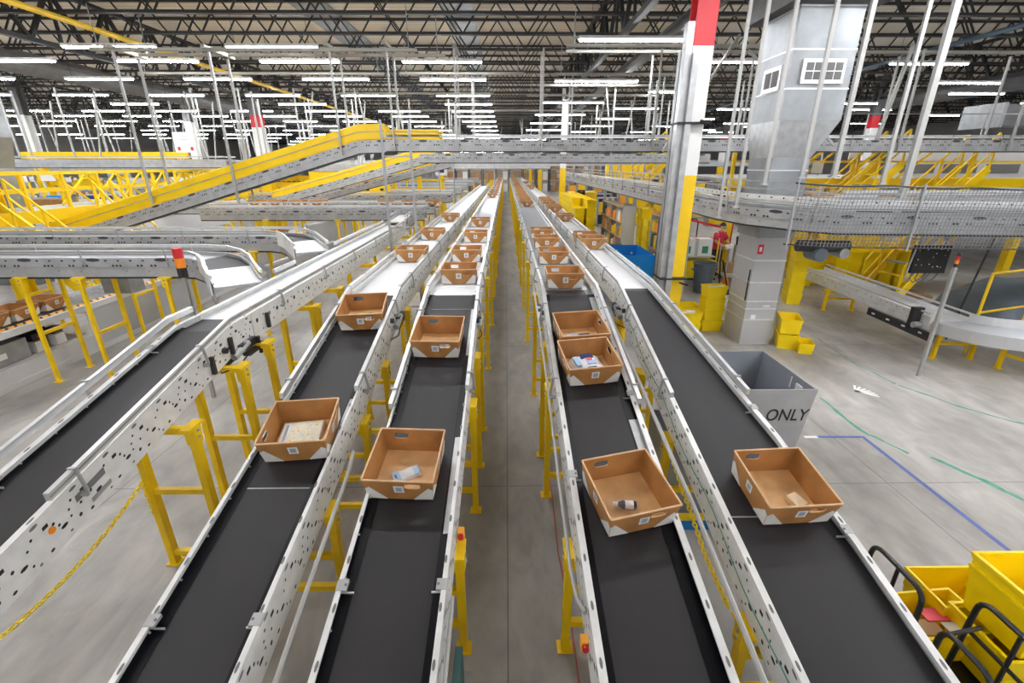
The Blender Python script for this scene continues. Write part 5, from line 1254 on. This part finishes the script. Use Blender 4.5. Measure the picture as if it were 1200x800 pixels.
# grey bin with the word ONLY
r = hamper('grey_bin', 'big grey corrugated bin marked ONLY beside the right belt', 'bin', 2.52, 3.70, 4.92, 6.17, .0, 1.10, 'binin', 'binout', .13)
r.rotation_euler[2] = 0
fc = bpy.data.curves.new('word_only', 'FONT'); fc.body = 'ONLY'; fc.size = .235; fc.extrude = .001; fc.offset = .0015; fc.space_character = 1.02; fc.shear = .1
fo_ = bpy.data.objects.new('letter_source', fc); C.objects.link(fo_); fo_.data.materials.append(M['black']); bpy.context.view_layer.update()
fo = bpy.data.objects.new('lettering', bpy.data.meshes.new_from_object(fo_.evaluated_get(bpy.context.evaluated_depsgraph_get()))); C.objects.link(fo); bpy.data.objects.remove(fo_); fo.scale = (.80, 1, 1)
tb = .077*0
fo.parent = r
# front face leans: bottom edge y = cy-(cy-y0)*.87
cyb = (4.92+6.17)/2; yb = cyb-(cyb-4.92)*.87; zt_ = .67; yy = yb+(4.92-yb)*(zt_/1.1)
fo.location = Vector((3.15, yy-.004, zt_))-Vector(r.location); fo.rotation_euler = (PI/2+math.atan((yb-4.92)/1.1)*1.0, 0, 0)
MB().box(3.655, 3.676, 5.15, 5.27, .78, 1.02, 'label').build('label', r)
MB().hexa([(3.66, 5.38, .9), (3.672, 5.38, .9), (3.672, 5.40, .9), (3.66, 5.40, .9)], [(3.667, 5.38, 1.05), (3.679, 5.38, 1.05), (3.679, 5.40, 1.05), (3.667, 5.40, 1.05)], 'label').build('sticker', r)
hamper('blue_bin', 'bright blue bin behind the right roller lane', 'bin', 3.0, 4.12, 12.8, 14.7, 0, 1.25, 'blue', 'blue', .06)
hamper('grey_tub', 'low grey tub just behind the blue bin', 'bin', 3.15, 3.98, 14.95, 16.2, 0, 1.05, 'binin', 'binin', .1)
MB().cyl((3.95, 14.66, 1.0), (3.95, 14.67, 1.0), .035, 8, 'label').build('sticker', [o for o in bpy.data.objects if o.name.startswith('blue_bin')][0])
r = hamper('grey_bin', 'grey bin on a blue base standing under the rightmost belt', 'bin', 1.62, 2.25, 3.95, 4.62, .12, 1.02, 'binin', 'galv2', .04)
o = MB().box(1.6, 2.3, 3.86, 4.68, 0, .12, 'blue').build('blue_pallet'); tag(o, 'blue plastic pallet on the floor between the third and rightmost belts', 'pallet')
# trash can with dustpan
r = thing('trash_can', 'round grey trash can on the floor behind the yellow totes', 'trash can', (5.88, 13.6, 0))
MB().lathe([(0, .01), (.24, .01), (.27, .3), (.30, .72), (.31, .75), (.32, .86), (.335, .86), (.335, .9), (.31, .9), (.29, .7), (.24, .03), (0, .03)], 24, 'can', (5.88, 13.6, 0)).build('body', r)
for s in (-1, 1): MB().box(5.88+s*.33-.03, 5.88+s*.33+.03, 13.53, 13.67, .68, .73, 'can').build('handle', r)
r = thing('dustpan', 'long-handled black dustpan beside the grey trash can', 'dustpan', (6.5, 13.5, 0)); MB().bar((6.42, 13.6, .02), (6.38, 13.75, .95), .03, .03, 'black').bar((6.65, 13.5, .02), (6.45, 13.75, .95), .03, .03, 'black').build('handle', r)
MB().box(6.35, 6.8, 13.3, 13.6, 0, .06, 'blackp').build('pan', r)
# yellow tote cart with paper bags
r = thing('rolling_cart', 'yellow rolling cart carrying paper bags left of the trash can', 'cart', (5.75, 15.0, 0))
b = MB(); b.box(5.35, 6.7, 14.6, 15.3, .14, .2, 'black'); b.build('base', r)
for x in (5.38, 6.66):
    for y in (14.65, 15.25): MB().bar((x, y, .2), (x, y, 1.45), .035, .035, 'yelb', up=(0, 1, 0)).build('post', r)
for x in (5.45, 6.6):
    for y in (14.7, 15.2): MB().cyl((x-.02, y, .07), (x+.02, y, .07), .07, 12, 'blackp').build('wheel', r)
MB().box(5.4, 6.64, 14.62, 15.28, .2, .75, 'ytote').build('tub', r); MB().box(5.4, 6.64, 14.62, 15.28, .85, .88, 'galv').build('shelf', r)
for i, (x0, x1, lab) in enumerate(((5.5, 5.95, 'white paper bag with green print at the left on the rolling cart'), (6.05, 6.5, 'white paper bag with green print at the right on the rolling cart'))):
    q = thing('paper_bag', lab, 'bag', (x0, 14.7, .88)); b = MB(); b.hexa([(x0, 14.68, .885), (x1, 14.68, .885), (x1, 15.1, .885), (x0, 15.1, .885)], [(x0+.01, 14.7, 1.42), (x1-.01, 14.7, 1.42), (x1-.01, 15.08, 1.42), (x0+.01, 15.08, 1.42)], 'paper'); b.build('bag_body', q)
    MB().box(x0+.13, x1-.13, 14.682, 14.687, .98, 1.2, 'green2').build('print', q)
o = MB().lathe([(0, 0), (.1, 0), (.09, .2), (.03, .33), (0, .34)], 12, 'orange', (6.9, 14.3, 0)).build('orange_cone'); tag(o, 'small orange cone right of the rolling cart', 'cone')
r = thing('tall_frame_cart', 'slim black framed cart behind the rolling cart with bags', 'cart', (5.7, 16.4, 0)); b = MB()
for x in (5.5, 5.95, 6.3): b.tube([(x, 16.4, .1), (x, 16.4, 1.75), (x+.08, 16.4, 1.85), (x+.25, 16.4, 1.85), (x+.33, 16.4, 1.75), (x+.33, 16.4, .1)], .02, 6, 'black')
b.build('frame', r); MB().box(5.5, 6.6, 16.4, 16.9, .08, .13, 'black').build('base', r)
# red round table / lift
r = thing('red_work_table', 'red round-edged work platform with rails behind the person', 'platform', (7.3, 17.2, 0))
MB().cyl((7.1, 17.2, .98), (7.1, 17.2, 1.04), .75, 24, 'red').build('top', r); MB().cyl((7.1, 17.2, 0), (7.1, 17.2, .98), .06, 10, 'red').build('pedestal', r)
b = MB(); b.bar((6.7, 17.9, .1), (6.7, 17.9, 2.1), .06, .06, 'red', up=(0, 1, 0)); b.bar((8.6, 18.0, .1), (8.6, 18.0, 2.1), .06, .06, 'red', up=(0, 1, 0)); b.bar((6.7, 17.9, 2.1), (8.6, 18.0, 1.9), .08, .08, 'orange'); b.bar((6.7, 17.9, 1.7), (8.6, 18.0, 1.3), .08, .08, 'red'); b.build('frame', r)
# cart with parcels in front of the person
r = thing('parcel_cart', 'low grey cart loaded with white parcels in front of the person', 'cart', (7.6, 15.1, 0))
MB().box(7.1, 8.1, 14.8, 15.5, .18, .26, 'grey').build('base', r)
for x in (7.2, 8.0):
    for y in (14.88, 15.4): MB().cyl((x-.03, y, .09), (x+.03, y, .09), .09, 12, 'black').build('wheel', r)
MB().bar((7.12, 14.85, .26), (7.12, 14.85, 1.1), .035, .035, 'grey', up=(0, 1, 0)).bar((8.08, 14.85, .26), (8.08, 14.85, .6), .035, .035, 'grey', up=(0, 1, 0)).bar((7.12, 15.45, .26), (7.12, 15.45, 1.1), .035, .035, 'grey', up=(0, 1, 0)).build('frame', r)
for i, (x, y, z, s, m, lab) in enumerate(((7.35, 15.15, .262, .17, 'card', 'brown carton at the left on the parcel cart'), (7.75, 15.0, .262, .2, 'paper', 'white parcel at the front on the parcel cart'), (7.85, 15.3, .262, .16, 'paper', 'white parcel at the back of the parcel cart'), (7.62, 15.12, .668, .13, 'polyw', 'white poly parcel on top of the parcel cart load'))):
    q = thing('parcel', lab, 'parcel', (x, y, z)); MB().hexa([(x-s, y-s*.8, z), (x+s, y-s*.8, z), (x+s, y+s*.8, z), (x-s, y+s*.8, z)], [(x-s*.9, y-s*.7, z+s*2), (x+s*.95, y-s*.75, z+s*1.8), (x+s*.9, y+s*.7, z+s*2), (x-s*.95, y+s*.7, z+s*1.9)], m).build('wrapping', q)
r = thing('equipment_stand', 'grey stand with a black screen and yellow cover right of the person', 'stand', (8.15, 15.9, 0))
MB().bar((8.0, 15.9, 0), (8.0, 15.9, 1.05), .3, .3, 'grey', up=(0, 1, 0)).build('pedestal', r); MB().hexa([(7.75, 15.6, 1.05), (8.2, 15.6, 1.05), (8.2, 15.75, 1.1), (7.75, 15.75, 1.1)], [(7.75, 15.68, 1.35), (8.2, 15.68, 1.35), (8.2, 15.8, 1.35), (7.75, 15.8, 1.35)], 'screen').build('screen', r)
MB().lathe([(0, 0), (.22, .02), (.26, .25), (.2, .5), (.08, .62), (.07, .9), (0, .92)], 14, 'yelb', (8.5, 15.9, .9)).build('yellow_cover', r); MB().box(8.3, 8.7, 15.7, 16.1, 0, .9, 'lgrey').build('cabinet', r)

# ------------------------------------------------------------------ lift truck in the far aisle
r = thing('lift_truck', 'yellow and black lift truck far behind next to the yellow column', 'lift truck', (3.95, 26, 0))
MB().hexa([(3.5, 26, .25), (4.8, 26, .25), (4.8, 28, .25), (3.5, 28, .25)], [(3.55, 26.1, 1.2), (4.75, 26.1, 1.2), (4.75, 27.9, 1.3), (3.55, 27.9, 1.3)], 'blackp').build('chassis', r)
MB().box(4.2, 4.9, 26.2, 27.6, 1.2, 2.2, 'yelb').build('yellow_body', r); MB().box(3.45, 3.8, 26.4, 27.4, 1.2, 2.2, 'yelb').build('side_cover', r)
b = MB()
for x in (3.85, 4.15): b.box(x-.05, x+.05, 25.9, 26.0, .1, 2.34, 'black')
for z in (.6, 1.3, 2.0, 2.26): b.box(3.85, 4.15, 25.9, 26.0, z, z+.08, 'black')
b.build('mast', r); MB().box(3.65, 4.2, 25.85, 25.9, 1.8, 2.25, 'screen').build('load_guard', r)
for x in (3.6, 4.7):
    for y in (26.3, 27.6): MB().cyl((x-.08, y, .25), (x+.08, y, .25), .25, 14, 'blackp').build('wheel', r)

# ------------------------------------------------------------------ right mezzanine
r = thing('right_mezzanine', 'yellow-edged mezzanine with pale grey enclosure at the right', 'mezzanine', (8, 16, 0))
MB().box(7.3, 26, 16, 16.12, 2.88, 3.18, 'yelb').build('edge_beam', r); MB().box(7.3, 26, 16.12, 24, 3.08, 3.16, 'galv2').build('deck', r)
MB().box(13.4, 26, 17.2, 17.3, 3.16, 4.15, 'lgrey').build('enclosure', r)
b = MB(); 
for k in range(4): b.box(13.8+k*1.5, 15.0+k*1.5, 17.18, 17.2, 3.32, 3.62, 'slot')
b.build('enclosure_window', r)
b = MB(); b.box(7.3, 26, 15.98, 16.02, 3.66, 3.72, 'yelb'); b.box(7.3, 26, 15.98, 16.02, 4.05, 4.12, 'yelb'); b.build('handrail', r)
for k in range(10): x = 7.35+k*1.95; MB().box(x-.05, x+.05, 15.95, 16.05, 3.18, 4.12, 'yelb').build('rail_post', r)
for k in range(6): x = 7.6+k*3.4; MB().box(x-.13, x+.13, 16.2, 16.45, 0, 2.88, 'yelb').build('support_post', r)
b = MB()
for x0 in (9.2, 11.0, 12.4):
    b.bar((x0, 16.0, 3.2), (x0+1.1, 16.0, 4.1), .07, .07, 'yelb'); b.bar((x0+.4, 16.0, 3.2), (x0+1.5, 16.0, 4.1), .05, .05, 'yelb')
b.build('brace', r)
for (x0, y0, z0, x1, y1, z1, lab) in ((9.6, 14.9, 1.6, 11.6, 14.9, 3.6, 'yellow stairs rising to the right mezzanine, left flight'), (12.3, 14.8, 1.5, 14.2, 14.9, 3.5, 'yellow stairs rising to the right mezzanine, right flight'), (5.6, 18.6, 2.0, 7.0, 18.8, 3.4, 'yellow stairs between the column and the silver duct'), (5.5, 20.8, 2.9, 7.0, 21.2, 4.0, 'farther yellow stairs left of the red-topped column')):
    stairs('yellow_stairs', lab, x0, y0, z0, x1, y1, z1, .9, n=7)
r = thing('warning_beacon', 'amber beacon on a black base at the corner of the right mezzanine', 'beacon', (8.9, 15.7, 4.1)); MB().cyl((8.6, 15.7, 3.72), (8.6, 15.7, 3.98), .09, 12, 'blackp').build('base', r); MB().cyl((8.6, 15.7, 3.98), (8.6, 15.7, 4.2), .11, 12, 'orange').build('lens', r); MB().bar((8.6, 15.7, 3.1), (8.6, 15.7, 3.72), .04, .04, 'galv', up=(0, 1, 0)).build('post', r)
for i, (x, z) in enumerate(((11.0, 3.75), (9.9, 3.35), (9.0, 3.75))):
    o = MB().box(x, x+.35, 15.93, 15.95, z, z+.32, 'paper').build('notice'); tag(o, ('white notice on the right mezzanine railing, rightmost of three', 'white notice low on the right mezzanine railing, middle of three', 'white notice on the right mezzanine railing, leftmost of three')[i], 'notice')
r = thing('grey_enclosure', 'grey boxy enclosure hanging at the far right under the roof', 'enclosure', (17.5, 18, 4.6)); MB().box(17.6, 24, 18, 19.5, 4.9, 5.6, 'dusty').build('box', r); MB().box(17.5, 17.62, 17.95, 19.55, 4.85, 5.65, 'galv2').build('end_plate', r)
# thin cable rail above the crossing conveyor at right
r = thing('cable_rail', 'thin grey cable rail above the crossing conveyor at the right', 'rail', (8, 14.2, 4.3)); MB().tube([(8.2, 14.5, 4.95), (26, 14.5, 4.95)], .015, 6, 'galv').build('wire', r)
for k in range(7): x = 8.6+k*1.7; MB().bar((x, 14.5, 4.2), (x, 14.5, 4.95), .025, .025, 'galv', up=(0, 1, 0)).build('stanchion', r)
# racking beyond the end of the lanes
for k in range(12):
    x = -9+k*1.9
    r = thing('pallet_rack', 'distant rack of brown cartons far behind the end of the lanes', 'rack', (x, 70, 0), 'distant racks behind the end of the lanes')
    b = MB(); b.box(x, x+.1, 70, 71, 0, 5, 'can'); b.box(x+1.7, x+1.8, 70, 71, 0, 5, 'can')
    for z in (1.6, 3.0, 4.4): b.box(x, x+1.8, 70, 71, z-.1, z, 'amber')
    b.build('frame', r); b = MB()
    for z in (0, 1.6, 3.0): b.box(x+.15, x+.85, 70.1, 70.9, z, z+.9, 'card'); b.box(x+.95, x+1.6, 70.1, 70.9, z, z+1.1, ('tote', 'paper', 'card')[k % 3])
    b.build('cartons', r)
# dark storage rows in the right background
random.seed(31)
for k in range(34):
    x = 5.6+(k % 8)*2.3; y = (29.5, 34, 38.5, 44)[(k // 8) % 4]+(2 if k >= 32 else 0); w = random.uniform(1.2, 2.1); h = random.uniform(1.6, 2.7)
    r = thing('storage_bay', 'distant storage bay with yellow and dark goods in the right background', 'storage bay', (x, y, 0), 'distant storage bays in the right background')
    b = MB(); b.box(x, x+.06, y, y+.6, 0, h, 'galv2'); b.box(x+w-.06, x+w, y, y+.6, 0, h, 'galv2')
    for z in (.1, h*.5, h-.05): b.box(x, x+w, y, y+.6, z, z+.05, 'galv')
    b.build('frame', r)
    b = MB()
    for z in (.15, h*.5+.05):
        b.box(x+.1, x+w*.5, y+.05, y+.55, z, z+h*.3, random.choice(['yelb', 'yelb', 'amber', 'blackp', 'card'])); b.box(x+w*.55, x+w-.1, y+.05, y+.55, z, z+h*.25, random.choice(['yelb', 'paper', 'navy', 'can', 'card']))
    b.build('goods', r)
for k in range(3):
    o = MB().box(4.9+k*.8, 5.6+k*.8, 24.15, 24.45, 2.96, 3.6, 'yelb').build('yellow_crate'); tag(o, ('yellow crate high behind the hanging conveyor, left one of three', 'yellow crate high behind the hanging conveyor, middle one of three', 'yellow crate high behind the hanging conveyor, right one of three')[k], 'crate')
o = MB().box(4.8, 7.25, 24.05, 24.5, 2.85, 2.95, 'galv2').build('goods_platform'); tag(o, 'grey platform carrying yellow crates high behind the hanging conveyor', 'platform')
b = MB()
for x in (4.9, 7.15): b.box(x-.05, x+.05, 24.1, 24.2, 0, 2.85, 'galv2')
tag(b.build('platform_legs'), 'grey posts below the platform with yellow crates', 'post')

# ------------------------------------------------------------------ lower right carts and totes
ytote(3.47, 2.16, .80, 0, 'large yellow tote on top of the stack at the lower right corner', sc=1.15)
ytote(3.47, 2.16, .72, 0, 'large yellow tote nested under the top one at lower right', sc=1.12)
ytote(3.02, 2.34, .38, 5, 'yellow tote with papers between the black cart handles', sc=.9)
ytote(3.33, 2.52, .42, 0, 'yellow tote behind the one with papers at lower right', sc=.9)
ytote(3.42, 2.15, .385, 0, 'lowest large yellow tote on the black cart at lower right', sc=1.1)
r = thing('paper_pile', 'red and brown printed papers lying in the lower right tote', 'papers', (3.0, 2.3, .6)); MB().box(2.95, 3.15, 2.32, 2.42, .6, .61, 'pink').box(2.85, 3.0, 2.22, 2.34, .59, .6, 'card').box(3.02, 3.18, 2.22, 2.3, .612, .62, 'paper').build('sheets', r)
r = thing('black_cart', 'black tubular cart with hooped handles under the yellow totes at lower right', 'cart', (3.1, 2.1, 0))
MB().box(2.62, 3.85, 1.5, 2.75, .30, .36, 'black').build('deck', r)
def hoop(pts, bars=()):
    P = [Vector(p) for p in pts]; out = [P[0]]
    for i in range(1, len(P)-1):
        a, c, d = P[i-1], P[i], P[i+1]; ra = (a-c).normalized()*.09; rd = (d-c).normalized()*.09
        for k in range(6): t = k/5; out.append((c+ra)*(1-t)**2+c*2*t*(1-t)+(c+rd)*t*t)
    out.append(P[-1]); b = MB().tube(out, .017, 10, 'black')
    for a, c in bars: b.tube([a, c], .013, 8, 'black')
    b.build('handle', r)
hoop([(2.66, 2.62, .36), (2.66, 2.60, 1.04), (2.66, 2.17, 1.04), (2.66, 2.15, .36)], [((2.66, 2.38, .6), (2.66, 2.38, 1.04))])
hoop([(2.62, 1.98, .4), (2.62, 1.97, 1.0), (2.62, 1.66, 1.0), (2.62, 1.64, .4)])
hoop([(2.92, 2.10, .36), (2.92, 2.08, 1.1), (2.92, 1.55, 1.1), (2.92, 1.54, .36)], [((2.92, 2.08, .84), (2.92, 1.54, .84)), ((2.92, 1.84, .5), (2.92, 1.84, 1.1)), ((2.62, 1.97, .93), (2.92, 2.02, .93))])
for x in (2.75, 3.7):
    for y in (1.62, 2.6): MB().cyl((x-.025, y, .12), (x+.025, y, .12), .12, 16, 'blackp').build('wheel', r); MB().box(x-.03, x+.03, y-.03, y+.03, .22, .30, 'black').build('caster_bracket', r)
# green crate end and clear wrap by the aisle
r = thing('green_container', 'dark teal container edge beside the belt at the bottom of the aisle', 'container', (-.29, 1.9, 0)); MB().box(-.33, -.285, 1.75, 2.05, .45, .78, 'teal').build('case', r); b = MB(); b.tube([(-.26, 1.75, .8), (-.25, 1.8, .6), (-.25, 1.9, .5)], .006, 6, 'black'); b.build('cable', r); MB().box(-.34, -.24, 1.68, 2.12, 0, .45, 'galv2').build('stand', r)

# ------------------------------------------------------------------ person in the red shirt
def skin_body(name, joints, edges, m, parent, loc, sub=2, smooth=True):
    me = bpy.data.meshes.new(name); me.from_pydata([j[0] for j in joints], edges, []); o = bpy.data.objects.new(name, me); C.objects.link(o)
    o.parent = parent; o.location = loc; md = o.modifiers.new('skin', 'SKIN'); md.use_smooth_shade = smooth
    for v, j in zip(me.skin_vertices[0].data, joints): v.radius = j[1] if isinstance(j[1], tuple) else (j[1], j[1])
    me.skin_vertices[0].data[0].use_root = True
    s = o.modifiers.new('sub', 'SUBSURF'); s.levels = sub; s.render_levels = sub; me.materials.append(M[m]); return o
pr = thing('person', 'person in a red shirt, black shorts and grey face mask leaning over a cart', 'person', (7.25, 16.0, 0), rz=math.radians(25))
J = [((0, 0, .95), (.15, .11)), ((0, .0, 1.15), (.14, .10)), ((0, -.04, 1.38), (.17, .11)), ((0, -.06, 1.48), .06), ((0, -.09, 1.55), .055),
     ((.19, -.04, 1.42), .06), ((.27, -.12, 1.18), .045), ((.16, -.36, 1.06), .034), ((-.19, -.04, 1.42), .06), ((-.27, -.12, 1.18), .045), ((-.14, -.37, 1.04), .034),
     ((.1, 0, .88), .10), ((.12, -.02, .5), .07), ((.13, .02, .1), .045), ((.13, -.12, .04), .04), ((-.1, 0, .88), .10), ((-.12, -.02, .5), .07), ((-.13, .02, .1), .045), ((-.13, -.12, .04), .04),
     ((.13, -.43, 1.05), .03), ((-.11, -.44, 1.03), .03)]
E_ = [(0, 1), (1, 2), (2, 3), (3, 4), (2, 5), (5, 6), (6, 7), (2, 8), (8, 9), (9, 10), (0, 11), (11, 12), (12, 13), (13, 14), (0, 15), (15, 16), (16, 17), (17, 18), (7, 19), (10, 20)]
skin_body('body', J, E_, 'skin', pr, (0, 0, 0))
skin_body('head', [((0, -.11, 1.60), (.062, .07)), ((0, -.12, 1.68), (.078, .092)), ((0, -.11, 1.75), (.07, .082))], [(0, 1), (1, 2)], 'skin', pr, (0, 0, 0))
for s in (-1, 1):
    wx, wy, wz = (.13 if s > 0 else -.11), -.43, (1.05 if s > 0 else 1.03)
    for k, ln in enumerate((.06, .07, .065, .05)):
        a = (wx+(k-1.5)*.018, wy-.02, wz); skin_body('finger', [(a, .009), ((a[0], a[1]-ln*.5, a[2]-.008), .009), ((a[0]-.004*s, a[1]-ln*.8, a[2]-.03), .008)], [(0, 1), (1, 2)], 'skin', pr, (0, 0, 0), 1)
    skin_body('thumb', [((wx-.03*s, wy+.01, wz), .011), ((wx-.05*s, wy-.03, wz-.005), .01), ((wx-.05*s, wy-.055, wz-.02), .009)], [(0, 1), (1, 2)], 'skin', pr, (0, 0, 0), 1)
b = MB()
def ringmesh(b, rings, m, n=18):
    vs = []
    for (cx_, cy_, cz, rx, ry) in rings:
        for k in range(n): a = 2*PI*k/n; vs.append((cx_+rx*math.cos(a), cy_+ry*math.sin(a), cz))
    b.add(vs, [(i*n+k, i*n+(k+1) % n, (i+1)*n+(k+1) % n, (i+1)*n+k) for i in range(len(rings)-1) for k in range(n)], m)
ringmesh(b, [(0, .0, .90, .19, .15), (0, 0, 1.05, .185, .145), (0, -.01, 1.2, .195, .145), (0, -.03, 1.36, .225, .15), (0, -.045, 1.44, .19, .125), (0, -.055, 1.5, .085, .085)], 'shirt')
for s in (-1, 1): b.cyl((.17*s, -.035, 1.43), (.265*s, -.1, 1.23), .085, 14, 'shirt', .075)
b.build('red_shirt', pr, smooth=True, loc=(0, 0, 0))
b = MB(); ringmesh(b, [(0, .01, .93, .185, .15), (0, .01, .8, .20, .15)], 'cloth')
for s in (-1, 1): b.cyl((.1*s, 0, .84), (.125*s, -.015, .46), .125, 14, 'cloth', .105)
b.build('black_shorts', pr, smooth=True, loc=(0, 0, 0))
b = MB(); n = 12; vs = []
for i in range(7):
    ph = i/6*PI*.55
    for k in range(n): a = 2*PI*k/n; vs.append((.088*math.sin(ph+.01)*math.cos(a), -.10+.108*math.sin(ph+.01)*math.sin(a), 1.70+.115*math.cos(ph)))
b.add(vs, [(i*n+k, (i+1)*n+k, (i+1)*n+(k+1) % n, i*n+(k+1) % n) for i in range(6) for k in range(n)], 'hair'); b.build('hair', pr, smooth=True, loc=(0, 0, .01))
b = MB(); n = 9; vs = []
for i in range(4):
    for k in range(n): a = -PI*.9+PI*.8*k/(n-1); vs.append((.085*math.cos(a), -.115+.105*math.sin(a)-.01*(1 if i in (1, 2) else 0), 1.585+i*.032))
b.add(vs, [(i*n+k, i*n+k+1, (i+1)*n+k+1, (i+1)*n+k) for i in range(3) for k in range(n-1)], 'mask'); b.build('face_mask', pr, smooth=True, loc=(0, 0, 0))
for s in (-1, 1): MB().cyl((.03*s, -.206, 1.705), (.03*s, -.214, 1.705), .009, 8, 'black').build('eye', pr, loc=(0, 0, 0)); MB().lathe([(0, -.02), (.012, -.015), (.014, .01), (0, .02)], 8, 'skin', (.088*s, -.11, 1.68)).build('ear', pr, loc=(0, 0, 0)); MB().hexa([(.13*s-.05, -.20, 0), (.13*s+.05, -.20, 0), (.13*s+.05, .08, 0), (.13*s-.05, .08, 0)], [(.13*s-.04, -.18, .07), (.13*s+.04, -.18, .07), (.13*s+.04, .07, .1), (.13*s-.04, .07, .1)], 'cloth').build('shoe', pr, loc=(0, 0, 0))
q = thing('white_parcel', 'small white parcel held in the hands of the person in red', 'parcel', (7.35, 15.52, 1.0)); MB().box(7.32, 7.56, 15.5, 15.62, .96, 1.1, 'paper').build('wrapping', q)

# ------------------------------------------------------------------ light and exposure
w = bpy.data.worlds.new('world'); bpy.context.scene.world = w; w.use_nodes = True
w.node_tree.nodes['Background'].inputs[0].default_value = (.8, .85, .9, 1); w.node_tree.nodes['Background'].inputs[1].default_value = .3
vs_ = bpy.context.scene.view_settings
vs_.view_transform = 'Standard'; vs_.look = 'None'; vs_.gamma = 1; vs_.use_curve_mapping = False; vs_.exposure = 0.95
